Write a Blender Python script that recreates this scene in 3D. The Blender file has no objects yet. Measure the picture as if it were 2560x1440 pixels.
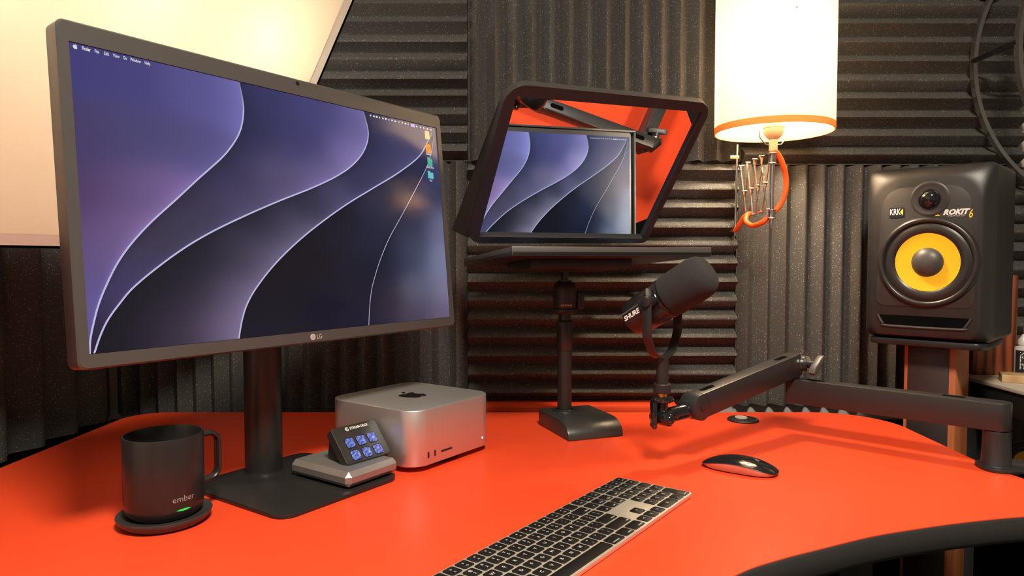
import bpy, bmesh, math, random
from mathutils import Matrix, Vector
random.seed(7)
S = bpy.context.scene
C = S.collection
PI = math.pi
D0 = 0.74                      # height of the desk top above the floor

# ------------------------------------------------------------------ camera
cam_data = bpy.data.cameras.new('camera')
cam_data.sensor_width = 36.0
cam_data.lens = 1737.0 / 2560.0 * 36.0
cam_data.clip_start = 0.02
cam = bpy.data.objects.new('camera', cam_data)
C.objects.link(cam)
cam.location = (0, 0, D0 + 0.324)
cam.rotation_euler = (PI / 2 - 0.0398, 0, 0)
S.camera = cam
# ------------------------------------------------------------------ world, exposure
W = bpy.data.worlds.new('world'); S.world = W; W.use_nodes = True
W.node_tree.nodes['Background'].inputs[0].default_value = (0.02, 0.018, 0.016, 1)
S.view_settings.view_transform = 'Standard'
S.view_settings.look = 'None'
S.view_settings.gamma = 1.0
S.view_settings.use_curve_mapping = False
S.view_settings.exposure = 0.0
# ------------------------------------------------------------------ room lamps (power lives here)
CEIL_LIGHT_W = 69.0            # round ceiling lamp in front of the desk
BULB_E = 620.0                 # bulb of the scissor lamp
SOFT_E = 235.0                 # bulb inside the soft box
al = bpy.data.lights.new('ceiling_lamp_light', 'AREA'); al.shape = 'DISK'; al.size = 0.42
al.energy = CEIL_LIGHT_W; al.color = (1.0, 0.89, 0.74)
alo = bpy.data.objects.new('ceiling_lamp_light', al); C.objects.link(alo)
alo.location = (0.24, -0.12, D0 + 1.645)

# ------------------------------------------------------------------ materials
MATS = {}
def srgb(r, g, b):
    f = lambda c: (c / 255 / 12.92) if c / 255 <= 0.04045 else ((c / 255 + 0.055) / 1.055) ** 2.4
    return (f(r), f(g), f(b), 1)
def mat(name, col, rough=0.5, metal=0.0, noise=0.0, nscale=60.0, bump=0.0, bscale=400.0, emit=0.0, ecol=None, coat=0.0, spec=0.5):
    if name in MATS: return MATS[name]
    m = bpy.data.materials.new(name); m.use_nodes = True; MATS[name] = m
    nt = m.node_tree; b = nt.nodes['Principled BSDF']
    col = tuple(col) + ((1,) if len(col) == 3 else ())
    b.inputs['Base Color'].default_value = col
    b.inputs['Roughness'].default_value = rough
    b.inputs['Metallic'].default_value = metal
    b.inputs['Specular IOR Level'].default_value = spec
    if coat: b.inputs['Coat Weight'].default_value = coat; b.inputs['Coat Roughness'].default_value = 0.08
    if emit:
        b.inputs['Emission Color'].default_value = tuple(ecol or col[:3]) + ((1,) if len(ecol or col[:3]) == 3 else ())
        b.inputs['Emission Strength'].default_value = emit
    tc = nt.nodes.new('ShaderNodeTexCoord')
    if noise:
        n = nt.nodes.new('ShaderNodeTexNoise'); n.inputs['Scale'].default_value = nscale; n.inputs['Detail'].default_value = 4
        mx = nt.nodes.new('ShaderNodeMix'); mx.data_type = 'RGBA'
        mx.inputs[6].default_value = tuple(c * (1 - noise) for c in col[:3]) + (1,)
        mx.inputs[7].default_value = tuple(min(1, c * (1 + noise)) for c in col[:3]) + (1,)
        nt.links.new(tc.outputs['Object'], n.inputs['Vector'])
        nt.links.new(n.outputs['Fac'], mx.inputs[0]); nt.links.new(mx.outputs[2], b.inputs['Base Color'])
    if bump:
        n2 = nt.nodes.new('ShaderNodeTexNoise'); n2.inputs['Scale'].default_value = bscale; n2.inputs['Detail'].default_value = 3
        bp = nt.nodes.new('ShaderNodeBump'); bp.inputs['Strength'].default_value = bump; bp.inputs['Distance'].default_value = 0.001
        nt.links.new(tc.outputs['Object'], n2.inputs['Vector'])
        nt.links.new(n2.outputs['Fac'], bp.inputs['Height']); nt.links.new(bp.outputs['Normal'], b.inputs['Normal'])
    return m

RED = mat('red_laminate', (0.80, 0.072, 0.022), 0.34, noise=0.03, nscale=9, spec=0.35)
BLK = mat('black_plastic', (0.018, 0.017, 0.017), 0.42, bump=0.05, bscale=900)
BLKM = mat('black_matte_metal', (0.016, 0.0155, 0.0155), 0.36, bump=0.05, bscale=1200)
GREY = mat('dark_grey_metal', (0.075, 0.072, 0.070), 0.42, 0.0, noise=0.06, nscale=30)
GLOSSBLK = mat('glossy_black', (0.010, 0.010, 0.011), 0.10, coat=0.4)
CHARC = mat('charcoal_casing', (0.062, 0.060, 0.057), 0.38, noise=0.04, nscale=20)
ALU = mat('bead_blasted_aluminium', (0.66, 0.645, 0.63), 0.42, 0.84, bump=0.04, bscale=2500)
ALUW = mat('champagne_aluminium', (0.62, 0.57, 0.47), 0.38, 0.6, bump=0.04, bscale=2500)
STEEL = mat('polished_steel', (0.75, 0.73, 0.68), 0.18, 1.0, noise=0.05, nscale=40)
SLABM = mat('gunmetal_slab', (0.36, 0.345, 0.34), 0.50, 0.80, noise=0.12, nscale=25)
RUB = mat('black_rubber', (0.012, 0.012, 0.012), 0.7, bump=0.1, bscale=700)
WHITE = mat('white_print', (0.80, 0.79, 0.76), 0.5, noise=0.02)
GREYP = mat('grey_print', (0.30, 0.28, 0.27), 0.45, noise=0.02)
YEL = mat('yellow_woven_cone', (0.80, 0.46, 0.010), 0.42, noise=0.06, nscale=180, bump=0.15, bscale=900)
YELP = mat('yellow_print', (0.90, 0.62, 0.03), 0.5, noise=0.02)
ORANGE = mat('orange_cable_sleeve', (0.90, 0.12, 0.015), 0.5, noise=0.04)
CREAM = mat('cream_board', (0.62, 0.55, 0.44), 0.6, noise=0.06, nscale=18)
WALLM = mat('grey_white_wall_paint', (0.42, 0.40, 0.37), 0.75, noise=0.04, nscale=12, bump=0.1, bscale=120)
CEILM = mat('white_ceiling_paint', (0.62, 0.58, 0.52), 0.8, noise=0.03, nscale=8)
FLOORM = mat('dark_carpet', (0.022, 0.020, 0.019), 0.95, noise=0.3, nscale=160, bump=0.4, bscale=500)
SHADOWM = mat('black_cloth_and_shade', (0.003, 0.003, 0.003), 0.95, noise=0.2, nscale=300, spec=0.02)  # near-black for painted shade in holes and low wall; also soft box cloth
EDGEM = mat('black_edge_band', (0.022, 0.021, 0.020), 0.45, noise=0.05, nscale=20)
HOOPM = mat('dark_chromed_hoop', (0.34, 0.34, 0.34), 0.25, 0.9, noise=0.05)

def foam_mat():
    m = bpy.data.materials.new('charcoal_foam'); m.use_nodes = True
    nt = m.node_tree; b = nt.nodes['Principled BSDF']; N = nt.nodes.new; L = nt.links.new
    tc = N('ShaderNodeTexCoord')
    v = N('ShaderNodeTexVoronoi'); v.inputs['Scale'].default_value = 260
    L(tc.outputs['Object'], v.inputs['Vector'])
    lt = N('ShaderNodeMath'); lt.operation = 'LESS_THAN'; lt.inputs[1].default_value = 0.22
    L(v.outputs['Distance'], lt.inputs[0])
    sep = N('ShaderNodeSeparateColor'); L(v.outputs['Color'], sep.inputs[0])
    gt = N('ShaderNodeMath'); gt.operation = 'GREATER_THAN'; gt.inputs[1].default_value = 0.62
    L(sep.outputs[0], gt.inputs[0])
    mu = N('ShaderNodeMath'); mu.operation = 'MULTIPLY'; L(lt.outputs[0], mu.inputs[0]); L(gt.outputs[0], mu.inputs[1])
    n = N('ShaderNodeTexNoise'); n.inputs['Scale'].default_value = 520; n.inputs['Detail'].default_value = 5
    L(tc.outputs['Object'], n.inputs['Vector'])
    mx = N('ShaderNodeMix'); mx.data_type = 'RGBA'
    mx.inputs[6].default_value = (0.034, 0.033, 0.031, 1); mx.inputs[7].default_value = (0.095, 0.092, 0.086, 1)
    L(n.outputs['Fac'], mx.inputs[0])
    mx2 = N('ShaderNodeMix'); mx2.data_type = 'RGBA'; mx2.inputs[7].default_value = (0.34, 0.32, 0.28, 1)
    L(mx.outputs[2], mx2.inputs[6]); L(mu.outputs[0], mx2.inputs[0])
    L(mx2.outputs[2], b.inputs['Base Color'])
    b.inputs['Roughness'].default_value = 0.85; b.inputs['Specular IOR Level'].default_value = 0.25
    bp = N('ShaderNodeBump'); bp.inputs['Strength'].default_value = 0.5; bp.inputs['Distance'].default_value = 0.0015
    L(n.outputs['Fac'], bp.inputs['Height']); L(bp.outputs['Normal'], b.inputs['Normal'])
    return m
FOAM = foam_mat()

def wood_mat(name, c1, c2, scale=3.0, axis='X'):
    m = bpy.data.materials.new(name); m.use_nodes = True
    nt = m.node_tree; b = nt.nodes['Principled BSDF']; N = nt.nodes.new; L = nt.links.new
    tc = N('ShaderNodeTexCoord'); mp = N('ShaderNodeMapping')
    mp.inputs['Scale'].default_value = (1, 1, 0.12)
    L(tc.outputs['Object'], mp.inputs[0])
    w = N('ShaderNodeTexWave'); w.bands_direction = axis; w.inputs['Scale'].default_value = scale
    w.inputs['Distortion'].default_value = 4.5; w.inputs['Detail'].default_value = 3; w.inputs['Detail Scale'].default_value = 2.0
    L(mp.outputs[0], w.inputs['Vector'])
    mx = N('ShaderNodeMix'); mx.data_type = 'RGBA'; mx.inputs[6].default_value = c1 + (1,); mx.inputs[7].default_value = c2 + (1,)
    L(w.outputs['Fac'], mx.inputs[0]); L(mx.outputs[2], b.inputs['Base Color'])
    b.inputs['Roughness'].default_value = 0.4
    return m
WOODR = wood_mat('red_zebra_veneer', (0.075, 0.018, 0.008), (0.36, 0.095, 0.035), 14)
WOODO = wood_mat('orange_oiled_wood', (0.42, 0.115, 0.040), (0.62, 0.21, 0.075), 9)
WOODP = wood_mat('pale_pine', (0.50, 0.30, 0.15), (0.62, 0.42, 0.22), 8)

def translucent(name, col, trans=0.6, ecol=None):
    m = bpy.data.materials.new(name); m.use_nodes = True
    nt = m.node_tree; N = nt.nodes.new; L = nt.links.new
    nt.nodes.remove(nt.nodes['Principled BSDF'])
    out = nt.nodes['Material Output']
    d = N('ShaderNodeBsdfDiffuse'); t = N('ShaderNodeBsdfTranslucent'); mx = N('ShaderNodeMixShader')
    tc = N('ShaderNodeTexCoord'); n = N('ShaderNodeTexNoise'); n.inputs['Scale'].default_value = 300
    mc = N('ShaderNodeMix'); mc.data_type = 'RGBA'
    mc.inputs[6].default_value = tuple(c * 0.96 for c in col) + (1,); mc.inputs[7].default_value = tuple(col) + (1,)
    L(tc.outputs['Object'], n.inputs['Vector']); L(n.outputs['Fac'], mc.inputs[0])
    L(mc.outputs[2], d.inputs[0]); L(mc.outputs[2], t.inputs[0])
    mx.inputs[0].default_value = trans
    L(d.outputs[0], mx.inputs[1]); L(t.outputs[0], mx.inputs[2]); L(mx.outputs[0], out.inputs[0])
    return m
SHADEM = translucent('cream_shade_fabric', (0.93, 0.87, 0.76), 0.50)
TRIMM = translucent('orange_shade_trim', (0.85, 0.42, 0.12), 0.18)
DIFFM = translucent('white_diffuser_cloth', (0.92, 0.86, 0.76), 0.55)
HEMM = translucent('white_diffuser_hem', (0.80, 0.74, 0.66), 0.15)

def vcol_screen(name, strength, rough=0.15, spec=0.30):
    m = bpy.data.materials.new(name); m.use_nodes = True
    nt = m.node_tree; b = nt.nodes['Principled BSDF']
    a = nt.nodes.new('ShaderNodeVertexColor'); a.layer_name = 'Col'
    nt.links.new(a.outputs[0], b.inputs['Emission Color'])
    b.inputs['Emission Strength'].default_value = strength
    b.inputs['Base Color'].default_value = (0.004, 0.004, 0.005, 1)
    b.inputs['Roughness'].default_value = rough; b.inputs['Specular IOR Level'].default_value = spec
    return m
SCREENM2 = vcol_screen('matte_lit_display', 1.0, 0.38); SCREENM2.node_tree.nodes['Principled BSDF'].inputs['Specular IOR Level'].default_value = 0.12
SCREENM = vcol_screen('lit_display', 1.0)
def emis(name, rgb, s=1.0, rough=0.3):
    return mat(name, (0.01, 0.01, 0.01), rough, emit=s, ecol=srgb(*rgb))

# ------------------------------------------------------------------ mesh helpers
class MB:
    def __init__(self): self.v = []; self.f = []
    def add(self, vs, fs, M=None):
        o = len(self.v)
        for p in vs:
            p = Vector(p)
            self.v.append(M @ p if M is not None else p)
        self.f += [tuple(i + o for i in f) for f in fs]
        return self
    def box(self, c, s, M=None):
        x, y, z = c; a, b, d = s[0] / 2, s[1] / 2, s[2] / 2
        vs = [(x + i * a, y + j * b, z + k * d) for k in (-1, 1) for j in (-1, 1) for i in (-1, 1)]
        return self.add(vs, [(0, 2, 3, 1), (4, 5, 7, 6), (0, 1, 5, 4), (2, 6, 7, 3), (0, 4, 6, 2), (1, 3, 7, 5)], M)
    def prism(self, poly, z0, z1, M=None, top=True, bot=True):
        n = len(poly)
        vs = [(x, y, z0) for x, y in poly] + [(x, y, z1) for x, y in poly]
        fs = [(i, (i + 1) % n, n + (i + 1) % n, n + i) for i in range(n)]
        if bot: fs.append(tuple(reversed(range(n))))
        if top: fs.append(tuple(range(n, 2 * n)))
        return self.add(vs, fs, M)
    def loft(self, rings, M=None, cap0=True, cap1=True, closed=True):
        n = len(rings[0]); vs = [p for r in rings for p in r]; fs = []
        for k in range(len(rings) - 1):
            for i in range(n if closed else n - 1):
                a, b = k * n + i, k * n + (i + 1) % n
                fs.append((a, b, b + n, a + n))
        if cap0: fs.append(tuple(reversed(range(n))))
        if cap1: fs.append(tuple(range((len(rings) - 1) * n, len(rings) * n)))
        return self.add(vs, fs, M)
    def lathe(self, prof, n=48, M=None, cap0=True, cap1=True):
        rings = [[(r * math.cos(2 * PI * i / n), r * math.sin(2 * PI * i / n), z) for i in range(n)] for r, z in prof]
        return self.loft(rings, M, cap0, cap1)
    def cyl(self, p0, p1, r, n=24, r1=None, cap=True):
        p0, p1 = Vector(p0), Vector(p1); d = p1 - p0
        M = Matrix.Translation(p0) @ d.to_track_quat('Z', 'Y').to_matrix().to_4x4()
        return self.lathe([(r, 0), (r if r1 is None else r1, d.length)], n, M, cap, cap)
    def tube(self, path, r, n=12, closed=False, sx=1.0, up=None):
        P = [Vector(p) for p in path]; rings = []; m = len(P); prev = None
        for k in range(m):
            if closed: t = P[(k + 1) % m] - P[k - 1]
            else: t = P[min(k + 1, m - 1)] - P[max(k - 1, 0)]
            t.normalize()
            if up is not None: a = Vector(up) - t * t.dot(Vector(up))
            elif prev is None:
                a = Vector((0, 0, 1)) if abs(t.z) < 0.9 else Vector((1, 0, 0)); a = a - t * t.dot(a)
            else: a = prev - t * t.dot(prev)
            a.normalize(); prev = a; b = t.cross(a)
            rr = r[k] if isinstance(r, (list, tuple)) else r
            rings.append([tuple(P[k] + a * (rr * math.cos(2 * PI * i / n)) + b * (rr * sx * math.sin(2 * PI * i / n))) for i in range(n)])
        if closed: rings.append(rings[0])
        return self.loft(rings, None, not closed, not closed)
    def band(self, path, w, t, side, closed=False):
        """flat strip swept along path: w along 'side' vector, t perpendicular"""
        P = [Vector(p) for p in path]; sd = Vector(side).normalized(); rings = []; m = len(P)
        for k in range(m):
            tg = (P[(k + 1) % m] - P[k - 1]) if closed else (P[min(k + 1, m - 1)] - P[max(k - 1, 0)])
            tg.normalize(); nn = tg.cross(sd).normalized()
            rings.append([tuple(P[k] + sd * (a * w / 2) + nn * (b * t / 2)) for a, b in ((-1, -1), (1, -1), (1, 1), (-1, 1))])
        if closed: rings.append(rings[0])
        return self.loft(rings, None, not closed, not closed)
    def mesh(self, name, bevel=0.0, seg=2, ang=35, smooth=True, doubles=True):
        bm = bmesh.new()
        vs = [bm.verts.new(p) for p in self.v]
        for f in self.f:
            try: bm.faces.new([vs[i] for i in f])
            except ValueError: pass
        if doubles: bmesh.ops.remove_doubles(bm, verts=bm.verts, dist=1e-6)
        bmesh.ops.recalc_face_normals(bm, faces=bm.faces)
        if bevel:
            es = [e for e in bm.edges if len(e.link_faces) == 2 and e.calc_face_angle(0) > math.radians(ang)]
            bmesh.ops.bevel(bm, geom=es, offset=bevel, segments=seg, profile=0.5, affect='EDGES', clamp_overlap=True)
        me = bpy.data.meshes.new(name); bm.to_mesh(me); bm.free()
        if smooth:
            for p in me.polygons: p.use_smooth = True
            me.set_sharp_from_angle(angle=math.radians(ang))
        return me

def rpoly(pts, rad, seg=6):
    """rounded polygon; rad = number or list"""
    out = []; n = len(pts)
    for i in range(n):
        p = Vector(pts[i]); a = Vector(pts[i - 1]); b = Vector(pts[(i + 1) % n])
        r = rad[i] if isinstance(rad, (list, tuple)) else rad
        if r <= 0: out.append(tuple(p)); continue
        u, v = (a - p).normalized(), (b - p).normalized()
        th = math.acos(max(-1, min(1, u.dot(v)))); d = r / math.tan(th / 2)
        d = min(d, (a - p).length * 0.49, (b - p).length * 0.49); rr = d * math.tan(th / 2)
        bis = (u + v).normalized(); c = p + bis * (rr / math.sin(th / 2))
        s, e = p + u * d - c, p + v * d - c
        a0 = math.atan2(s.y, s.x); a1 = math.atan2(e.y, e.x); da = a1 - a0
        while da > PI: da -= 2 * PI
        while da < -PI: da += 2 * PI
        for k in range(seg + 1):
            t = a0 + da * k / seg; out.append((c.x + rr * math.cos(t), c.y + rr * math.sin(t)))
    return out
def rect(w, h, r=0.0, seg=5, cx=0, cy=0):
    p = [(cx - w / 2, cy - h / 2), (cx + w / 2, cy - h / 2), (cx + w / 2, cy + h / 2), (cx - w / 2, cy + h / 2)]
    return rpoly(p, r, seg) if r else p
def frame(o, x, y):
    x = Vector(x).normalized(); z = x.cross(Vector(y)).normalized(); y = z.cross(x)
    M = Matrix.Identity(4)
    for i in range(3): M[i][0], M[i][1], M[i][2], M[i][3] = x[i], y[i], z[i], o[i]
    return M

# ------------------------------------------------------------------ object helpers
def put(name, me, m, parent=None, M=None):
    o = bpy.data.objects.new(name, me); C.objects.link(o)
    if m is not None and len(me.materials) == 0: me.materials.append(m)
    if parent is not None: o.parent = parent
    if M is not None: o.matrix_local = M
    return o
def part(name, mb, m, parent, bevel=0.0, seg=2, M=None, ang=35, label=None, smooth=True):
    o = put(name, mb.mesh(name, bevel, seg, ang, smooth), m, parent, M)
    if label: o['label'] = label
    return o
def thing(name, label, cat, loc=(0, 0, 0), rz=0.0, group=None):
    o = bpy.data.objects.new(name, None); C.objects.link(o); o.empty_display_size = 0.02
    o.location = (loc[0], loc[1], loc[2] + D0); o.rotation_euler = (0, 0, rz)
    o['label'] = label; o['category'] = cat
    if group: o['group'] = group
    return o
def single(name, mb, m, label=None, cat=None, group=None, kind=None, bevel=0.0, seg=2, ang=35):
    """one-mesh thing given in desk coordinates; the origin goes to the middle of its base"""
    me = mb.mesh(name, bevel, seg, ang)
    xs = [v.co.x for v in me.vertices]; ys = [v.co.y for v in me.vertices]; zs = [v.co.z for v in me.vertices]
    c = Vector(((min(xs) + max(xs)) / 2, (min(ys) + max(ys)) / 2, min(zs)))
    me.transform(Matrix.Translation(-c))
    o = put(name, me, m); o.location = c + Vector((0, 0, D0))
    if label: o['label'] = label
    if cat: o['category'] = cat
    if group: o['group'] = group
    if kind: o['kind'] = kind
    return o
TXT = {}
def text_mesh(s, size, extrude=0.0, align='CENTER', shear=0.0, bold=0.0, sx=1.0):
    k = (s, size, extrude, align, shear, bold, sx)
    if k in TXT: return TXT[k].copy()
    cu = bpy.data.curves.new('lettering', 'FONT'); cu.body = s; cu.size = size; cu.extrude = extrude
    cu.align_x = align; cu.align_y = 'CENTER'; cu.shear = shear; cu.offset = bold; cu.resolution_u = 2
    o = bpy.data.objects.new('lettering', cu); C.objects.link(o)
    dg = bpy.context.evaluated_depsgraph_get(); dg.update()
    me = bpy.data.meshes.new_from_object(o.evaluated_get(dg))
    bpy.data.objects.remove(o); bpy.data.curves.remove(cu)
    me.name = 'lettering'; me.materials.clear()
    if sx != 1.0: me.transform(Matrix.Diagonal((sx, 1, 1, 1)))
    TXT[k] = me
    return me.copy()
def text(name, s, size, m, parent, M, label=None, **kw):
    o = put(name, text_mesh(s, size, **kw), m, parent, M)
    if label: o['label'] = label
    return o

# ================================================================== the room
XL, XR, YB, YF, ZC = -0.94, 2.5, 1.60, -2.2, 1.70
def struct(name, mb, m): return single(name, mb, m, kind='structure')
struct('floor', MB().box(((XL + XR) / 2, (YB + YF) / 2, -D0 - 0.05), (XR - XL, YB - YF, 0.1)), FLOORM)
struct('ceiling', MB().box(((XL + XR) / 2, (YB + YF) / 2, ZC + 0.05), (XR - XL, YB - YF, 0.1)), CEILM)
struct('wall_back', MB().box(((XL + XR) / 2, YB + 0.05, (ZC - D0) / 2), (XR - XL, 0.1, ZC + D0)), WALLM)
struct('wall_left', MB().box((XL - 0.05, (YB + YF) / 2, (ZC - D0) / 2), (0.1, YB - YF, ZC + D0)), WALLM)
struct('wall_right', MB().box((XR + 0.05, (YB + YF) / 2, (ZC - D0) / 2), (0.1, YB - YF, ZC + D0)), WALLM)
struct('wall_front', MB().box(((XL + XR) / 2, YF - 0.05, (ZC - D0) / 2), (XR - XL, 0.1, ZC + D0)), WALLM)

# ceiling lamp (the round lamp that lights the desk from above)
t = thing('ceiling_lamp', 'round metal ceiling lamp above the front of the desk', 'lamp', (0.24, -0.12, ZC - 0.05))
part('lamp_housing', MB().lathe([(0.0, 0.05), (0.24, 0.05), (0.24, 0.0), (0.22, 0.0), (0.22, 0.04), (0.0, 0.04)], 40, None, False, False), STEEL, t)

struct('dark_lower_wall_back', MB().box(((XL + XR) / 2, YB - 0.004, (-0.045 - D0) / 2), (XR - XL - 0.02, 0.008, D0 - 0.045)), SHADOWM)  # added black sheet that keeps the wall below desk level dark
struct('dark_lower_wall_left', MB().box((XL + 0.004, (YB + YF) / 2, (-0.037 - D0) / 2), (0.008, YB - YF - 0.02, D0 - 0.037)), SHADOWM)  # same added dark sheet, low on the left wall
# ------------------------------------------------------------------ wedge foam
def foam_panel(size, length, teeth, depth, base, orient, seed):
    rnd = random.Random(seed); p = size / teeth; prof = []
    for k in range(teeth):
        j = lambda a: a * rnd.uniform(0.93, 1.05)
        x = k * p
        prof += [(x, base + (0.0 if k else 0.25 * depth)), (x + 0.10 * p, base + 0.10 * depth), (x + 0.42 * p, base + j(0.92 * depth)),
                 (x + 0.50 * p, base + j(depth)), (x + 0.58 * p, base + j(0.92 * depth)), (x + 0.90 * p, base + 0.10 * depth)]
    prof.append((size, base + 0.25 * depth))
    poly = [(0, 0)] + prof + [(size, 0)]
    n = len(poly); mb = MB()
    if orient == 'V':      # vertical ridges: s -> x, depth -> -y, extrude z
        f = lambda s, d, e: (s, -d, e)
    else:
        f = lambda s, d, e: (e, -d, s)
    cuts = 2
    rings = []
    for k in range(cuts + 1):
        e = length * k / cuts
        rings.append([f(s, d, e) for s, d in poly])
    vs = [q for r in rings for q in r]; fs = []
    for k in range(cuts):
        for i in range(n):
            a, b = k * n + i, k * n + (i + 1) % n
            fs.append((a, b, b + n, a + n))
    # side caps as one quad strip per profile step
    for base_i in (0, cuts * n):
        for i in range(1, n - 2):
            fs.append((base_i, base_i + i, base_i + i + 1))
        fs.append((base_i, base_i + n - 2, base_i + n - 1))
    # proper caps: back points instead of a fan
    mb.add(vs, fs[:cuts * n])
    for e in (0, length):
        for i in range(1, n - 2):
            s0, d0 = poly[i]; s1, d1 = poly[i + 1]
            if abs(s1 - s0) < 1e-9: continue
            mb.add([f(s0, 0, e), f(s0, d0, e), f(s1, d1, e), f(s1, 0, e)], [(0, 1, 2, 3)])
    return mb
def wall_foam(x0, x1, z0, z1, orient, label, seed, teeth=None):
    w, h = x1 - x0 - 0.001, z1 - z0 - 0.001
    sz, ln = (w, h) if orient == 'V' else (h, w)
    teeth = teeth or max(1, round(sz / 0.0413))
    me = foam_panel(sz, ln, teeth, 0.030, 0.010, orient, seed).mesh('foam_panel', smooth=True, ang=60)
    o = put('foam_panel', me, FOAM); o.location = (x0 + 0.0005, YB - 0.0005, D0 + z0 + 0.0005)
    o['label'] = label; o['category'] = 'foam panel'; o['group'] = 'wedge foam panels on the walls'
    return o
ZM = 0.547
wall_foam(-0.710, -0.100, ZM, ZM + 0.61, 'H', 'charcoal foam panel with horizontal ridges above the monitor beside the white soft box', 1)
wall_foam(-0.100, 0.519, ZM, ZM + 0.61, 'V', 'charcoal foam panel with vertical ridges above the tilted prompter glass', 2)
wall_foam(0.520, 1.150, ZM - 0.008, ZM + 0.61, 'H', 'charcoal foam panel with horizontal ridges right of the lampshade', 3)
wall_foam(-0.905, -0.1005, -0.030, ZM, 'V', 'charcoal foam panel with vertical ridges behind the silver desktop computer', 4)
wall_foam(-0.100, 0.508, 0.004, ZM, 'H', 'charcoal foam panel with horizontal ridges behind the microphone', 5)
wall_foam(0.509, 1.096, -0.006, ZM - 0.009, 'V', 'charcoal foam panel with vertical ridges between microphone arm and large loudspeaker', 6)
wall_foam(1.104, 1.72, 0.03, ZM - 0.012, 'H', 'charcoal foam panel with horizontal ridges at the right edge behind the wooden cabinet', 7)
# left wall: wide ridges
for k, (y0, y1) in enumerate(((0.55, 1.065), (1.07, 1.585))):
    me = foam_panel(y1 - y0, 0.60, 5, 0.028, 0.008, 'V', 20 + k).mesh('foam_panel', ang=60)
    o = put('foam_panel', me, FOAM); o.location = (XL + 0.0005, y0, D0 - 0.035); o.rotation_euler = (0, 0, PI / 2)
    o['label'] = ('dark foam panel with broad vertical ridges on the left wall, nearer one', 'dark foam panel with broad vertical ridges on the left wall, farther one in the corner')[k]
    o['category'] = 'foam panel'; o['group'] = 'wedge foam panels on the walls'

# ================================================================== desk
desk = thing('desk', 'large desk with glossy red-orange top and thick black edge', 'desk', (0, 0.8, -D0))
outline = ([(-0.80, 0.06), (-0.40, 0.09), (-0.24, 0.19), (-0.10, 0.345), (0.02, 0.49), (0.12, 0.604), (0.2317, 0.7014), (0.2884, 0.7375),
            (0.3543, 0.7698), (0.425, 0.8026), (0.4952, 0.8269), (0.5662, 0.8475), (0.6463, 0.8649), (0.79, 0.885)])
def smooth_curve(pts, sub=5):
    out = []
    for i in range(len(pts) - 1):
        p0, p1, p2, p3 = (Vector(pts[max(0, min(len(pts) - 1, i + k))]) for k in (-1, 0, 1, 2))
        for s in range(sub):
            t = s / sub
            q = 0.5 * (2 * p1 + (p2 - p0) * t + (2 * p0 - 5 * p1 + 4 * p2 - p3) * t * t + (3 * p1 - p0 - 3 * p2 + p3) * t ** 3)
            out.append(tuple(q))
    out.append(tuple(pts[-1])); return out
front = smooth_curve(outline, 4)
back = rpoly([(0.79, 0.885), (0.752, 1.07), (0.772, 1.474), (-0.802, 1.474), (-0.80, 0.06)], [0, 0, 0.13, 0.075, 0], 10)
poly = front + back[1:-1]
def inset(poly, d):
    out = []; n = len(poly)
    for i in range(n):
        a, p, b = Vector(poly[i - 1]), Vector(poly[i]), Vector(poly[(i + 1) % n])
        t1, t2 = (p - a), (b - p)
        if t1.length < 1e-7 or t2.length < 1e-7: out.append(tuple(p)); continue
        nn = (Vector((-t1.y, t1.x)).normalized() + Vector((-t2.y, t2.x)).normalized())
        nn.normalize(); out.append(tuple(p + nn * d))
    return out
in1 = inset(poly, 0.0025); in2 = inset(poly, 0.009)
mb = MB(); rings = [[(x, y - 0.8, z + D0) for x, y in pl] for pl, z in ((in2, -0.036), (in1, -0.033), (poly, -0.027), (poly, -0.004), (in1, -0.0012), (in2, -0.0010))]
mb.loft(rings)
part('desktop_core', mb, EDGEM, desk, ang=50)
part('desktop_surface', MB().prism([(x, y - 0.8) for x, y in in1], D0 - 0.0012, D0 - 0.0), RED, desk, label='glossy red-orange laminate')
for x, y in ((-0.66, 1.28), (0.60, 1.22), (-0.66, 0.30)):
    part('leg', MB().box((x, y - 0.8, (D0 - 0.036) / 2), (0.06, 0.06, D0 - 0.036)), BLKM, desk, 0.004)
part('apron_rail', MB().box((-0.03, 1.30 - 0.8, D0 - 0.066), (1.20, 0.03, 0.06)), BLKM, desk, 0.003)
part('brace', MB().band([(0.60, 1.22 - 0.8, 0.30), (0.36, 1.24 - 0.8, D0 - 0.05)], 0.03, 0.012, (0.3, 1, 0)), GREY, desk)
g = thing('desk_grommet', 'small round black cable cap with a pale disc set in the desk', 'grommet', (0.468, 1.396, 0))
part('rim', MB().lathe([(0.0, 0.0001), (0.031, 0.0001), (0.031, 0.002), (0.029, 0.004), (0.024, 0.0045), (0.023, 0.003), (0.0, 0.003)], 40, None, False, False), BLK, g)
part('disc', MB().lathe([(0.0, 0.003), (0.0125, 0.003), (0.012, 0.0048), (0.0, 0.005)], 30, Matrix.Translation((0.0, 0.012, 0)), False, False), mat('pale_grey_plastic', (0.45, 0.40, 0.34), 0.4, noise=0.05), g, label='pale grey push disc')
for k in range(9):
    a = -PI * (0.12 + 0.76 * k / 8)
    part('stud', MB().lathe([(0.0, 0), (0.0011, 0), (0.0008, 0.0009), (0, 0.001)], 10, Matrix.Translation((0.0265 * math.cos(a), 0.0265 * math.sin(a), 0.0043)), False, False), STEEL, g)
single('wall_ledge', MB().prism([(-0.098, 1.528), (0.365, 1.522), (0.372, 1.599), (-0.098, 1.599)], -0.012, 0.003), RED,
       'narrow red ledge strip along the foam behind the desk', 'ledge', bevel=0.0015)
single('ledge_rail', MB().box((0.135, 1.556, -0.0275), (0.466, 0.088, 0.030)), BLKM, 'black rail under the narrow red ledge strip behind the desk', 'rail', bevel=0.002)

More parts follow.
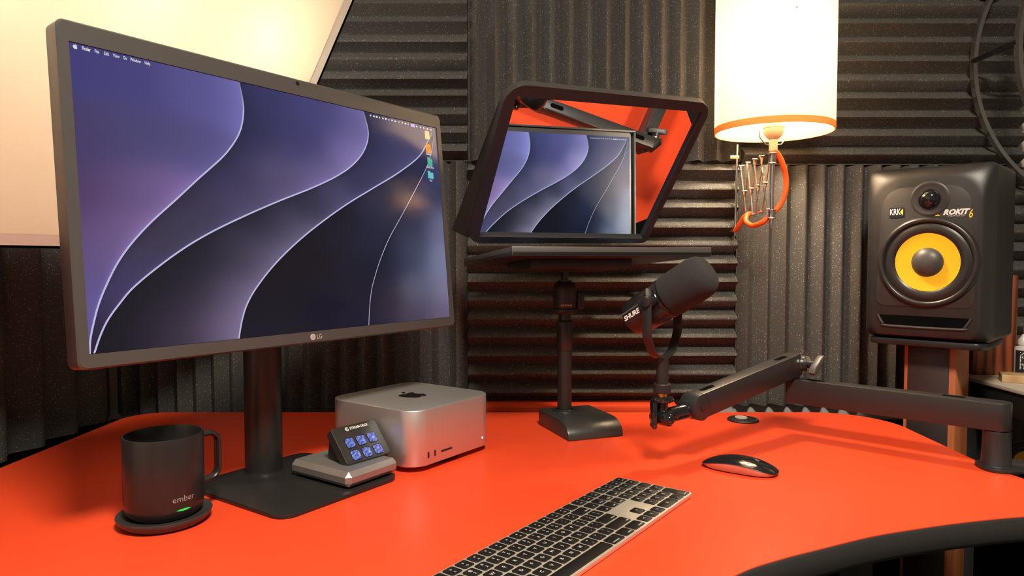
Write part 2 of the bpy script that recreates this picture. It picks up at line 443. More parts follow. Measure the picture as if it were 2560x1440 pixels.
# ================================================================== wallpaper shown on both displays
CURV = [[(0.343, 0.0), (0.349, 0.07), (0.349, 0.117), (0.34, 0.183), (0.323, 0.238), (0.292, 0.304), (0.233, 0.398), (0.179, 0.486), (0.127, 0.569), (0.086, 0.646), (0.058, 0.713), (0.034, 0.792), (0.02, 0.849), (0.009, 0.912), (0.003, 0.956), (0.0005, 1.0)],
 [(0.71, 0.0), (0.722, 0.086), (0.716, 0.144), (0.694, 0.206), (0.654, 0.27), (0.598, 0.329), (0.521, 0.391), (0.426, 0.458), (0.34, 0.523), (0.261, 0.588), (0.197, 0.65), (0.137, 0.721), (0.084, 0.794), (0.057, 0.846), (0.035, 0.896), (0.02, 0.946), (0.008, 1.0)],
 [(0.982, 0.0), (0.978, 0.035), (0.96, 0.077), (0.917, 0.166), (0.829, 0.265), (0.733, 0.353), (0.631, 0.446), (0.537, 0.544), (0.462, 0.633), (0.398, 0.724), (0.35, 0.81), (0.325, 0.87), (0.31, 0.93), (0.299, 1.0)],
 [(0.988, 0.0), (0.987, 0.035), (0.983, 0.071), (0.971, 0.133), (0.948, 0.211), (0.889, 0.345), (0.825, 0.483), (0.772, 0.594), (0.732, 0.7), (0.702, 0.802), (0.692, 0.848), (0.682, 0.922), (0.675, 1.0)]]
COLS = [
 [(0.01, 0.03, 68, 66, 120), (0.086, 0.051, 75, 72, 125), (0.247, 0.06, 88, 84, 138), (0.33, 0.076, 100, 95, 150), (0.007, 0.315, 75, 65, 105), (0.115, 0.287, 78, 74, 118), (0.237, 0.301, 85, 80, 125), (0.01, 0.507, 82, 62, 100), (0.108, 0.467, 100, 82, 125), (0.171, 0.458, 120, 100, 150), (0.022, 0.635, 88, 68, 108), (0.08, 0.606, 128, 108, 155), (0.008, 0.764, 80, 66, 110), (0.048, 0.713, 120, 105, 160), (0.003, 0.892, 95, 85, 150), (0.019, 0.829, 115, 105, 165)],
 [(0.382, 0.043, 62, 62, 105), (0.561, 0.069, 72, 70, 118), (0.678, 0.07, 95, 88, 135), (0.355, 0.195, 56, 56, 92), (0.494, 0.208, 66, 64, 108), (0.657, 0.205, 115, 105, 150), (0.289, 0.365, 58, 56, 88), (0.431, 0.355, 88, 80, 112), (0.548, 0.334, 105, 95, 138), (0.213, 0.482, 60, 54, 78), (0.322, 0.483, 80, 74, 105), (0.141, 0.63, 58, 52, 70), (0.199, 0.613, 72, 68, 95), (0.083, 0.741, 52, 46, 66), (0.113, 0.728, 80, 75, 115), (0.043, 0.844, 45, 38, 60), (0.058, 0.819, 90, 82, 140), (0.011, 0.957, 40, 34, 56)],
 [(0.73, 0.15, 52, 55, 88), (0.905, 0.076, 70, 68, 100), (0.833, 0.204, 72, 70, 105), (0.679, 0.311, 50, 52, 80), (0.735, 0.32, 68, 66, 96), (0.494, 0.446, 46, 46, 66), (0.606, 0.432, 78, 74, 105), (0.369, 0.557, 40, 40, 56), (0.476, 0.582, 92, 85, 110), (0.222, 0.685, 34, 34, 46), (0.314, 0.685, 60, 56, 72), (0.395, 0.684, 104, 95, 122), (0.134, 0.797, 30, 30, 42), (0.216, 0.831, 46, 42, 56), (0.308, 0.823, 104, 94, 122), (0.078, 0.874, 26, 26, 38), (0.17, 0.913, 58, 50, 66), (0.265, 0.925, 112, 100, 130), (0.039, 0.962, 24, 24, 38), (0.167, 0.983, 56, 48, 66), (0.282, 0.972, 105, 92, 120)],
 [(0.933, 0.183, 48, 52, 80), (0.826, 0.325, 40, 44, 68), (0.743, 0.452, 42, 46, 70), (0.856, 0.36, 46, 50, 74), (0.6, 0.539, 30, 30, 44), (0.705, 0.606, 36, 40, 62), (0.471, 0.7, 24, 24, 34), (0.655, 0.755, 28, 30, 46), (0.386, 0.86, 24, 24, 36), (0.58, 0.929, 26, 26, 42), (0.35, 0.982, 28, 28, 44), (0.644, 0.972, 34, 32, 56)],
 [(0.989, 0.277, 70, 72, 110), (0.958, 0.345, 52, 56, 84), (0.992, 0.509, 110, 112, 145), (0.882, 0.477, 46, 50, 76), (0.853, 0.68, 66, 72, 96), (0.988, 0.721, 122, 128, 158), (0.759, 0.681, 36, 38, 58), (0.734, 0.87, 40, 40, 60), (0.876, 0.841, 92, 96, 118), (0.998, 0.848, 128, 122, 150), (0.852, 0.978, 72, 68, 88), (0.971, 0.992, 108, 95, 122), (0.713, 0.981, 44, 42, 64)]]
def curve_x(i, v):
    """smooth x(v) of wallpaper line i (monotone cubic through the points)"""
    if i == 0: return 0.0
    if i == 5: return 1.0
    P = CURV[i - 1]
    k = 0
    while k < len(P) - 2 and v > P[k + 1][1]: k += 1
    def slope(j):
        a, b = max(0, j - 1), min(len(P) - 1, j + 1)
        return (P[b][0] - P[a][0]) / (P[b][1] - P[a][1])
    (x0, v0), (x1, v1) = P[k], P[k + 1]; h = v1 - v0; t = (v - v0) / h
    m0, m1 = slope(k) * h, slope(k + 1) * h
    return (2 * t ** 3 - 3 * t * t + 1) * x0 + (t ** 3 - 2 * t * t + t) * m0 + (-2 * t ** 3 + 3 * t * t) * x1 + (t ** 3 - t * t) * m1
def wall_color(reg, x, v, gain, s=0.5):
    sw = 0; r = g = b = 0
    for px, pv, cr, cg, cb in COLS[reg]:
        d = ((x - px) * 1.25) ** 2 + (v - pv) ** 2
        w = math.exp(-d / (2 * 0.065 ** 2)) + 2e-5 / (d + 0.01); sw += w; r += cr * w; g += cg * w; b += cb * w
    k = (1 - 0.22 * math.exp(-s / 0.10) * (reg > 0)) * (1 + 0.22 * math.exp(-(1 - s) / 0.14) * (reg < 3))
    sw /= k
    r, g, b = (max(6 * sw, q - 9 * sw) * 1.06 for q in (r, g, b))
    return srgb(min(255, r / sw * gain[0]), min(255, g / sw * gain[1]), min(255, b / sw * gain[2]))
def screen_mesh(name, w, h, gain=(0.97, 0.97, 0.97), rows=90, cols=22, line=0.0020, lw=(186, 184, 222)):
    vs, fs, cl = [], [], []
    P = lambda x, v: ((x - 0.5) * w, (0.5 - v) * h)
    for reg in range(5):
        o = len(vs)
        for j in range(rows + 1):
            v = j / rows; a, b = curve_x(reg, v), curve_x(reg + 1, v)
            for i in range(cols + 1):
                s = i / cols; x = a + (b - a) * s
                vs.append((*P(x, v), 0)); cl.append(wall_color(reg, x, v, gain, s))
        for j in range(rows):
            for i in range(cols):
                q = o + j * (cols + 1) + i
                fs.append((q, q + cols + 1, q + cols + 2, q + 1))
    # bright seams between the folds, a hair above the picture
    for i in (1, 2, 3, 4):
        o = len(vs); n = 130
        for j in range(n + 1):
            v = j / n; x = curve_x(i, v); e = 1e-3
            dx = (curve_x(i, min(1, v + e)) - curve_x(i, max(0, v - e))) * w; dv = (min(1, v + e) - max(0, v - e)) * h
            l = math.hypot(dx, dv); nx, ny = dv / l, dx / l
            wd = line * (0.55 if i == 4 else 1.0)
            c = Vector(P(x, v)); k = 0.62 + 0.38 * min(1, max(0, (v - 0.0) / 0.12))
            for s in (-1, 1):
                q = c + Vector((nx, ny)) * (s * wd / 2)
                vs.append((max(-w / 2, min(w / 2, q.x)), max(-h / 2, min(h / 2, q.y)), 0.00008)); cl.append(srgb(*(z * k for z in lw)))
        for j in range(n):
            q = o + 2 * j; fs.append((q, q + 2, q + 3, q + 1))
    me = bpy.data.meshes.new(name); me.from_pydata(vs, [], fs); me.update()
    ca = me.color_attributes.new('Col', 'FLOAT_COLOR', 'POINT')
    for k, c in enumerate(cl): ca.data[k].color = c
    me.materials.append(SCREENM)
    return me

# ================================================================== monitor
WA, WT = 0.9634, 0.0903
mon = thing('monitor', 'large black widescreen monitor showing dark purple wave wallpaper', 'monitor', (-0.3155, 0.997, 0), WA)
part('stand_base', MB().prism(rect(0.210, 0.222, 0.022, 6), 0, 0.006), BLKM, mon, 0.0012)
part('stand_post', MB().lathe([(0.0272, 0.006), (0.0272, 0.34)], 48, Matrix.Translation((0.0025, 0.0755, 0))), BLKM, mon)
part('stand_collar', MB().lathe([(0.0268, 0.006), (0.0290, 0.006), (0.0284, 0.0085), (0.0268, 0.0085)], 48, Matrix.Translation((0.0025, 0.0755, 0)), False, False), BLKM, mon)
SC = Matrix.Translation((0.0083, -0.0227, 0.3913)) @ Matrix.Rotation(PI / 2 - WT, 4, 'X')   # x right, y up the screen, z towards viewer
SC = Matrix.Translation((0.0083, -0.0227, 0.3913)) @ frame((0, 0, 0), (1, 0, 0), (0, math.sin(WT), math.cos(WT)))
ow, oh, oy = 0.621, 0.3765, 0.0035      # housing size and its vertical offset
sw, sh = 0.5967, 0.3357
o_poly = rect(ow, oh, 0.009, 6, 0, oy); i_poly = rect(sw + 0.001, sh + 0.001, 0.0, 0)
mb = MB()
def ring(pl, z): return [(x, y, z) for x, y in pl]
op = rect(ow - 0.004, oh - 0.004, 0.008, 6, 0, oy)
mb.loft([ring(rect(ow - 0.12, oh - 0.10, 0.05, 6, 0, oy), -0.050), ring(rect(ow - 0.03, oh - 0.03, 0.02, 6, 0, oy), -0.034), ring(rect(ow - 0.002, oh - 0.002, 0.009, 6, 0, oy), -0.026), ring(o_poly, -0.024), ring(o_poly, -0.0014), ring(op, 0.0006)], None, True, False)
# front bezel with the screen opening (quads between outer outline and opening)
n = len(op); k4 = n // 4
ins = [(-sw / 2 - .0004, -sh / 2 - .0004), (sw / 2 + .0004, -sh / 2 - .0004), (sw / 2 + .0004, sh / 2 + .0004), (-sw / 2 - .0004, sh / 2 + .0004)]
vs = ring(op, 0.0006) + ring(ins, 0.0006) + ring(ins, -0.0012); fs = []
for q in range(4):
    for i in range(k4 - 1): fs.append((q * k4 + i, q * k4 + i + 1, n + q))
    fs.append((q * k4 + k4 - 1, ((q + 1) * k4) % n, n + (q + 1) % 4, n + q))
    fs.append((n + q, n + (q + 1) % 4, n + 4 + (q + 1) % 4, n + 4 + q))
mb.add(vs, fs)
housing = part('housing', mb, CHARC, mon, M=SC, ang=30)
disp = put('display', screen_mesh('display', sw, sh), None, mon, SC @ Matrix.Translation((0, 0, -0.0010)))
disp['label'] = 'lit screen with dark purple wave wallpaper'
uv = lambda u, v, z=-0.0007: SC @ Matrix.Translation(((u - 0.5) * sw, (0.5 - v) * sh, z))
MENU = emis('menu_white', (226, 222, 228), 0.9)
APPLE_PTS = None
def apple_polys():
    """fruit emblem: body with a bite, and a leaf; about 1 high"""
    L = [(0.0, 0.26), (-0.10, 0.30), (-0.22, 0.32), (-0.34, 0.26), (-0.415, 0.13), (-0.42, -0.03), (-0.375, -0.20), (-0.29, -0.36), (-0.20, -0.46), (-0.11, -0.47), (0.0, -0.42),
         (0.11, -0.47), (0.20, -0.46), (0.28, -0.37), (0.345, -0.25), (0.385, -0.14), (0.30, -0.07), (0.255, 0.03), (0.265, 0.14), (0.325, 0.23), (0.365, 0.26), (0.28, 0.315), (0.18, 0.325), (0.09, 0.29)]
    leaf = [(0.0, 0.36), (0.02, 0.45), (0.08, 0.54), (0.19, 0.60), (0.195, 0.52), (0.15, 0.43), (0.08, 0.37)]
    return L, leaf
def emblem(name, size, m, parent, M, label):
    mb = MB()
    for pl in apple_polys():
        q = smooth_curve(pl + [pl[0]], 3)[:-1]
        cx = sum(p[0] for p in q) / len(q); cy = sum(p[1] for p in q) / len(q)
        n = len(q)
        mb.add([(x * size, y * size, 0) for x, y in q] + [(cx * size, cy * size, 0)], [(i, (i + 1) % n, n) for i in range(n)])
    return part(name, mb, m, parent, M=M, label=label, smooth=False)
inv = (SC @ Matrix.Translation((0, 0, -0.0010))).inverted()
emblem('menu_emblem', 0.0056, MENU, disp, inv @ uv(0.0105, 0.0115), 'tiny fruit emblem in the menu bar')
for u, s in ((0.029, 'Finder'), (0.0475, 'File'), (0.0645, 'Edit'), (0.082, 'View'), (0.098, 'Go'), (0.118, 'Window'), (0.141, 'Help')):
    text('menu_word', s, 0.0054, MENU, disp, inv @ uv(u, 0.0115), bold=0.00010 if s != 'Finder' else 0.0002, sx=0.64)
for k, u in enumerate((0.735, 0.747, 0.757, 0.768, 0.780, 0.791, 0.803, 0.815, 0.828, 0.842, 0.855, 0.868, 0.879)):
    part('menu_symbol', MB().prism(rect(0.0022 + 0.0009 * (k % 3), 0.0028, 0.0008, 2), 0, 0.0001), MENU, disp, M=inv @ uv(u, 0.013))
part('menu_symbol', MB().prism(rect(0.0105, 0.0055, 0.001, 2), 0, 0.0001), emis('menu_lilac', (205, 175, 240), 0.9), disp, M=inv @ uv(0.898, 0.014))
for k in range(5):
    part('menu_symbol', MB().prism(rect(0.0035, 0.0028, 0.0006, 2), 0, 0.0001), MENU, disp, M=inv @ uv(0.915 + 0.015 * k, 0.015))
ICN = [((250, 214, 150), 0.957, 0.048, ''), ((248, 150, 40), 0.958, 0.117, 'Business'), ((60, 178, 148), 0.961, 0.187, 'Media Drive'), ((104, 200, 205), 0.960, 0.255, 'Final')]
for k, (c, u, v, s) in enumerate(ICN):
    w_, h_ = ((0.0115, 0.0145), (0.0125, 0.0155), (0.0125, 0.0155), (0.0140, 0.0130))[k]
    pl = rect(w_, h_, 0.0015, 3)
    if k >= 2: pl = [(-w_ / 2, -h_ / 2), (w_ / 2, -h_ / 2), (w_ / 2, h_ / 2 - 0.0025), (w_ * 0.05, h_ / 2 - 0.0025), (-w_ * 0.1, h_ / 2), (-w_ / 2, h_ / 2)]
    ic = part('desktop_icon', MB().prism(pl, 0, 0.0001), emis('icon_%d' % k, c, 0.9), disp, M=inv @ uv(u, v))
    if k == 1: text('icon_mark', 'Z', 0.008, emis('icon_mark_dark', (150, 70, 10), 0.9), disp, inv @ uv(u, v, -0.0004))
    if s: text('icon_caption', s, 0.0052, MENU, disp, inv @ uv(u, v + 0.029), bold=0.0001, sx=0.72)
part('camera_lens', MB().lathe([(0.0, 0.0007), (0.0032, 0.0007), (0.0030, 0.0010), (0.0021, 0.0011), (0.0020, 0.0009), (0, 0.0010)], 20, Matrix.Translation((0, 0.1850, 0)), False, False), GLOSSBLK, mon, M=SC)
LOGOM = mat('silver_logo_print', (0.42, 0.40, 0.39), 0.4, noise=0.03)
logo = part('logo_badge', MB().lathe([(0.0, 0.0007), (0.0046, 0.0007), (0.0044, 0.0009), (0, 0.0010)], 28, Matrix.Translation((-0.0044, -0.1762, 0)), False, False), LOGOM, mon, M=SC, label='silver round face badge')
text('logo_badge_mark', 'L', 0.0052, CHARC, mon, SC @ Matrix.Translation((-0.0040, -0.1758, 0.0011)))
text('logo_letters', 'LG', 0.0098, LOGOM, mon, SC @ Matrix.Translation((0.0070, -0.1766, 0.0008)), bold=0.0001, sx=0.82)
part('hinge_block', MB().box((0.0025, 0.050, 0.345), (0.09, 0.07, 0.09)), BLKM, mon, 0.006)

# ================================================================== silver desktop computer
MA = 0.9486
mac = thing('desktop_computer', 'silver rounded square desktop computer with black fruit emblem on top', 'computer', (-0.1471, 1.0305, 0), MA)
a = 0.197; R = 0.031
T0 = Matrix.Translation((a / 2, a / 2, 0))
mb = MB(); P = lambda s, z, r=R: [(x, y, z) for x, y in rect(a - s, a - s, r, 14)]
mb.loft([P(0.006, 0.0085), P(0.001, 0.0095), P(0.0, 0.0105), P(0.0, 0.0945), P(0.0008, 0.0957), P(0.0024, 0.0963)], T0)
part('casing', mb, ALU, mac, ang=40)
part('foot', MB().lathe([(0.083, 0.0), (0.087, 0.0015), (0.090, 0.0086)], 64, T0), RUB, mac)
emblem('emblem', 0.052, GLOSSBLK, mac, T0 @ Matrix.Translation((0, 0, 0.09655)), 'black fruit emblem')
FR = lambda x, z: frame((x, -0.0002, z), (1, 0, 0), (0, 0, 1))
for x in (0.0322, 0.0471):
    part('usb_port', MB().prism(rect(0.0034, 0.0098, 0.0016, 5), -0.0006, 0.0002), GLOSSBLK, mac, M=FR(x, 0.0250))
part('card_slot', MB().prism(rect(0.0265, 0.0030, 0.0010, 4), -0.0006, 0.0002), GLOSSBLK, mac, M=FR(0.0746, 0.0243))
part('power_light', MB().lathe([(0.0016, 0), (0.0013, 0.0003), (0, 0.0004)], 16, None, False, False), emis('white_led', (250, 246, 240), 2.2), mac, M=FR(0.1664, 0.0240))

# ================================================================== gunmetal dock slab and key pad on it
slab = thing('metal_dock', 'flat gunmetal dock with slanted edges lying on the black monitor foot', 'dock', (-0.2255, 0.9460, 0.006), WA)
bw, bd, ch, hh = 0.100, 0.128, 0.0068, 0.0235
def oct_ring(ins, z): 
    x0, x1, y0, y1 = ins, bw - ins, ins, bd - ins; c = ch * 0.9
    return [(x0 + c, y0, z), (x1 - c, y0, z), (x1, y0 + c, z), (x1, y1 - c, z), (x1 - c, y1, z), (x0 + c, y1, z), (x0, y1 - c, z), (x0, y0 + c, z)]
def box_ring(ins, z):
    x0, x1, y0, y1 = ins, bw - ins, ins, bd - ins
    return [(x0, y0, z), (x0, y0, z), (x1, y0, z), (x1, y0, z), (x1, y1, z), (x1, y1, z), (x0, y1, z), (x0, y1, z)]
mb = MB()
def chm(ins, z, c):
    x0, x1, y0, y1 = ins, bw - ins, ins, bd - ins
    return [(x0 + c, y0, z), (x1 - c, y0, z), (x1, y0 + c, z), (x1, y1 - c, z), (x1 - c, y1, z), (x0 + c, y1, z), (x0, y1 - c, z), (x0, y0 + c, z)]
mb.loft([chm(ch * 0.7, 0.003, 0.0002), chm(0, 0.003 + ch * 0.8, ch), chm(0, hh - ch, ch), chm(ch, hh, 0.0002)])
part('casing', mb, SLABM, slab, ang=10)
part('foot_pad', MB().prism(rect(bw - 0.02, bd - 0.02, 0.004, 3, bw / 2, bd / 2), 0, 0.0036), RUB, slab)

deck = thing('control_pad', 'small black key pad with six blue picture keys on the metal dock', 'control pad', (-0.2074, 1.0142, 0.0298), math.radians(52.6))
TL_ = math.radians(40.2)
DF = frame((0, 0.002, 0.0016), (1, 0, 0), (0, math.sin(TL_), math.cos(TL_)))
dw, dh = 0.084, 0.0605
mb = MB(); q = lambda s, z: [(x, y + dh / 2, z) for x, y in rect(dw - s, dh - s, 0.006, 6)]
mb.loft([q(0.004, -0.0150), q(0.0, -0.0135), q(0.0, -0.0010), q(0.0020, 0.0)])
part('faceplate', mb, mat('soft_black_plastic', (0.022, 0.022, 0.021), 0.40, bump=0.05, bscale=900), deck, M=DF, ang=30)
mb = MB(); yb = 0.052
mb.add([(sx * 0.036, y, z) for sx in (-1, 1) for y, z in ((0.004, 0.0), (yb, 0.0), (yb + 0.004, 0.006), (0.050, 0.041), (0.043, 0.040), (0.013, 0.006))],
       [(0, 1, 2, 3, 4, 5), (11, 10, 9, 8, 7, 6)] + [(i, 6 + i, 6 + (i + 1) % 6, (i + 1) % 6) for i in range(6)])
part('stand_wedge', mb, RUB, deck, 0.002)
KEYM = bpy.data.materials.new('blue_picture_key'); KEYM.use_nodes = True
nt = KEYM.node_tree; b = nt.nodes['Principled BSDF']
tc = nt.nodes.new('ShaderNodeTexCoord'); mp = nt.nodes.new('ShaderNodeMapping'); mp.inputs['Rotation'].default_value = (0, 0, 0.9)
oi = nt.nodes.new('ShaderNodeObjectInfo'); wv = nt.nodes.new('ShaderNodeTexWave'); wv.inputs['Scale'].default_value = 42; wv.inputs['Distortion'].default_value = 7; wv.inputs['Detail Scale'].default_value = 3
cmb = nt.nodes.new('ShaderNodeMath'); cmb.operation = 'MULTIPLY'; cmb.inputs[1].default_value = 30
nt.links.new(oi.outputs['Random'], cmb.inputs[0]); nt.links.new(cmb.outputs[0], wv.inputs['Phase Offset'])
nt.links.new(tc.outputs['Object'], mp.inputs[0]); nt.links.new(mp.outputs[0], wv.inputs['Vector'])
cr = nt.nodes.new('ShaderNodeValToRGB'); e = cr.color_ramp.elements
e[0].position = 0.0; e[0].color = srgb(84, 98, 196); e[1].position = 0.62; e[1].color = srgb(120, 168, 246)
for pos, c in ((0.30, (66, 84, 188)), (0.80, (198, 178, 160)), (0.90, (104, 132, 226))):
    q_ = e.new(pos); q_.color = srgb(*c)
nt.links.new(wv.outputs['Fac'], cr.inputs[0]); nt.links.new(cr.outputs[0], b.inputs['Emission Color'])
b.inputs['Emission Strength'].default_value = 0.78; b.inputs['Base Color'].default_value = (0.01, 0.01, 0.02, 1); b.inputs['Roughness'].default_value = 0.15
kmesh = None
for r in range(2):
    for c in range(3):
        x, y = (c - 1) * 0.0212 + 0.0, 0.0305 - r * 0.0205 + 0.0015
        rim = part('key_rim', MB().loft([[(px, py, z) for px, py in rect(s_, s_, 0.0035, 4)] for s_, z in ((0.0172, 0.0), (0.0168, 0.0007), (0.0150, 0.0004))], None, True, True), GLOSSBLK, deck, M=DF @ Matrix.Translation((x, y, 0.0)))
        k = part('key', MB().loft([[(px, py, z) for px, py in rect(s_, s_, 0.0032, 4)] for s_, z in ((0.0146, 0.0004), (0.0142, 0.0016), (0.0124, 0.0021))], None, True, True), KEYM, deck, M=DF @ Matrix.Translation((x, y, 0.0)), label='lit blue picture key')
text('lettering', 'STREAM DECK', 0.0053, WHITE, deck, DF @ Matrix.Translation((0.0075, 0.0540, 0.0003)), bold=0.00018)
part('emblem', MB().tube([(0.0028 * math.cos(t_), 0.0028 * math.sin(t_), 0) for t_ in [0.5 + 5.6 * i / 24 for i in range(25)]], 0.00055, 6), WHITE, deck, M=DF @ Matrix.Translation((-0.0150, 0.0540, 0.0003)), label='white ring emblem')
part('emblem', MB().tube([(-0.0006 + 0.0011 * math.cos(t_), 0.0011 * math.sin(t_), 0) for t_ in [5.6 * i / 14 for i in range(15)]], 0.0004, 6), WHITE, deck, M=DF @ Matrix.Translation((-0.0146, 0.0540, 0.0003)))

# ================================================================== mug and coaster
MUGC = (-0.431, 0.851)
cst = thing('charging_coaster', 'round dark grey coaster plate under the black mug', 'coaster', (*MUGC, 0))
part('plate', MB().lathe([(0.0, 0.0), (0.044, 0.0), (0.0485, 0.003), (0.0525, 0.008), (0.0545, 0.0125), (0.0540, 0.0137), (0.0520, 0.0135), (0.0480, 0.0108), (0.0, 0.0104)], 72, None, False, False), mat('satin_grey_plate', (0.055, 0.052, 0.052), 0.35, 0.3, noise=0.05), cst, ang=50)
mug = thing('mug', 'tall matte black mug with square handle and green light at its foot', 'mug', (*MUGC, 0.0108), math.radians(-36))
MUGM = mat('matte_black_ceramic', (0.017, 0.016, 0.016), 0.30, 0.0, noise=0.04, nscale=80)
rm, hm = 0.0458, 0.1000
part('cup', MB().lathe([(0.0, 0.0), (0.036, 0.0), (0.0395, 0.002), (0.0425, 0.0065), (0.0448, 0.0125), (rm, 0.021), (rm, hm - 0.0015), (rm - 0.0006, hm), (rm - 0.0022, hm), (rm - 0.0029, hm - 0.002), (rm - 0.003, 0.02), (rm - 0.010, 0.008), (0.0, 0.008)], 96, None, False, False), MUGM, mug, ang=40)
hp = rpoly([(rm - 0.002, 0.0885), (0.0715, 0.0885), (0.0715, 0.0290), (rm - 0.002, 0.0290)], [0, 0.013, 0.013, 0], 8)
part('handle', MB().tube([(0, x, z) for x, z in hp], 0.0068, 14, sx=0.52, up=(1, 0, 0)), MUGM, mug)
# curved print on the cup wall (local +x is its front)
def wrap(me, r, z0):
    for v in me.vertices:
        th = v.co.x / r; v.co = Vector((r * math.cos(th), r * math.sin(th), z0 + v.co.y))
me = text_mesh('ember', 0.0105, align='CENTER', bold=0.0); wrap(me, rm + 0.0002, 0.0275)
put('lettering', me, GREYP, mug)
bm_ = MB(); n = 18
pts = [(-0.0095 + 0.019 * i / n, 0.0013 * (1 - abs(2 * i / n - 1) ** 2.5)) for i in range(n + 1)]
def foot_pt(x, dz, r, z):
    th = x / r; return (r * math.cos(th), r * math.sin(th), z + dz)
for i in range(n):
    (xa, ha), (xb, hb) = pts[i], pts[i + 1]
    bm_.add([foot_pt(xa, -ha, 0.0451, 0.0140), foot_pt(xb, -hb, 0.0451, 0.0140), foot_pt(xb, hb, 0.0456, 0.0140), foot_pt(xa, ha, 0.0456, 0.0140)], [(0, 1, 2, 3)])
part('status_light', bm_, emis('green_led', (20, 225, 90), 1.0), mug, label='glowing green light bar')

# ================================================================== keyboard
U = 0.01905; KA = 0.9344
kb = thing('keyboard', 'silver keyboard with black keys and number pad lying on the red desk', 'keyboard', (-0.0836, 0.6674, 0), KA)
VP = U * 0.985
mb = MB(); KX0, KX1, KY0, KY1 = -0.0042, 0.4168, -5 * VP - 0.0107, 0.0107
kp = rect(KX1 - KX0, KY1 - KY0, 0.006, 5, (KX0 + KX1) / 2, (KY0 + KY1) / 2)
mb.prism(kp, 0.0006, 0.0062)
part('plate', mb, ALUW, kb, 0.0009)
for x in (0.03, 0.38):
    for y in (-0.008, -0.088):
        part('foot', MB().lathe([(0.006, 0), (0.006, 0.0008)], 16, Matrix.Translation((x, y, 0))), RUB, kb)
KEYB = mat('black_key_plastic', (0.0075, 0.0072, 0.0072), 0.48, bump=0.04, bscale=1500, spec=0.35)
KEYCACHE = {}
def key_mesh(w, h):
    k = (round(w, 4), round(h, 4))
    if k not in KEYCACHE:
        c = 0.0016
        def rg(s, z): 
            a, b = w / 2 - s, h / 2 - s
            return [(-a + c, -b, z), (a - c, -b, z), (a, -b + c, z), (a, b - c, z), (a - c, b, z), (-a + c, b, z), (-a, b - c, z), (-a, -b + c, z)]
        me = MB().loft([rg(0, 0), rg(0, 0.0010), rg(0.0005, 0.0013)], None, False, True).mesh('key', ang=30)
        me.materials.append(KEYB); KEYCACHE[k] = me
    return KEYCACHE[k]
LEG = {}
def legend_mesh(s, size, al='CENTER'):
    k = (s, size, al)
    if k not in LEG:
        me = text_mesh(s, size, align=al, bold=0.00004); me.materials.append(mat('key_legend', (0.62, 0.60, 0.56), 0.5, noise=0.02)); LEG[k] = me
    return LEG[k]
GAP = 0.0031
def key(x, row, wu, leg='', hu=1.0, x_abs=None):
    w = wu * U - GAP; h = hu * VP - GAP
    cx = (x_abs if x_abs is not None else x * U) + wu * U / 2; cy = -row * VP - (hu - 1) * VP / 2
    o = bpy.data.objects.new('key', key_mesh(w, h)); C.objects.link(o); o.parent = kb; o.location = (cx, cy, 0.0060)
    if not leg: return
    def add(s, size, dx, dy, al='CENTER'):
        l = bpy.data.objects.new('legend', legend_mesh(s, size, al)); C.objects.link(l); l.parent = o; l.location = (dx, dy, 0.00136)
    if len(leg) == 1: add(leg, 0.0064, 0, 0)
    elif len(leg) == 3 and leg[1] == '|': add(leg[0], 0.0050, 0, 0.0032); add(leg[2], 0.0054, 0, -0.0036)
    elif leg.startswith('F') and leg[1:].isdigit(): add(leg, 0.0030, 0, -0.0042); add('*', 0.0062, 0, 0.001)
    elif leg.startswith('<'): add(leg[1:], 0.0036, -w / 2 + 0.0018, -h / 2 + 0.0034, 'LEFT')
    elif leg.startswith('>'): add(leg[1:], 0.0036, w / 2 - 0.0018, -h / 2 + 0.0034, 'RIGHT')
    else: add(leg, 0.0036, 0, -h / 2 + 0.0036)
key(0, 0, 1.5, '<esc')
for i in range(12): key(1.5 + i, 0, 1, 'F%d' % (i + 1))
key(13.5, 0, 1, '')
for i, l in enumerate(['~|`', '!|1', '@|2', '#|3', '$|4', '%|5', '^|6', '&|7', '*|8', '(|9', ')|0', '_|-', '+|=']): key(i, 1, 1, l)
key(13, 1, 1.5, '>delete')
key(0, 2, 1.5, '<tab')
for i, l in enumerate(list('QWERTYUIOP') + ['{|[', '}|]', '||\\']): key(1.5 + i, 2, 1, l)
key(0, 3, 1.75, '<caps lock')
for i, l in enumerate(list('ASDFGHJKL') + [':|;', '"|\'']): key(1.75 + i, 3, 1, l)
key(12.75, 3, 1.75, '>return')
key(0, 4, 2.25, '<shift')
for i, l in enumerate(list('ZXCVBNM') + ['<|,', '>|.', '?|/']): key(2.25 + i, 4, 1, l)
key(12.25, 4, 2.25, '>shift')
x = 0
for w_, l in ((1.5, '<control'), (1.25, '<option'), (1.5, '>command'), (6, ''), (1.5, '<command'), (1.25, '>option'), (1.5, '>control')):
    key(x, 5, w_, l); x += w_
NX = 14.5 * U + 0.0020; PX = NX + 3 * U + 0.0020
for i, l in enumerate(('F13', 'F14', 'F15')): key(0, 0, 1, l, x_abs=NX + i * U)
for i, l in enumerate(('fn', 'home', 'pg up')): key(0, 1, 1, l, x_abs=NX + i * U)
for i, l in enumerate(('del', 'end', 'pg dn')): key(0, 2, 1, l, x_abs=NX + i * U)
key(0, 4, 1, '^', x_abs=NX + U)
for i, l in enumerate(('<|<', 'v', '>')): key(0, 5, 1, l[-1], x_abs=NX + i * U)
for i, l in enumerate(('F16', 'F17', 'F18', 'F19')): key(0, 0, 1, l, x_abs=PX + i * U)
for r, row in enumerate((('clear', '=', '/', '*'), '789-', '456+', '123')):
    for i, l in enumerate(row): key(0, 1 + r, 1, l, x_abs=PX + i * U)
key(0, 4, 1, 'enter', 2.0, x_abs=PX + 3 * U)
key(0, 5, 2, '0', x_abs=PX); key(0, 5, 1, '.', x_abs=PX + 2 * U)

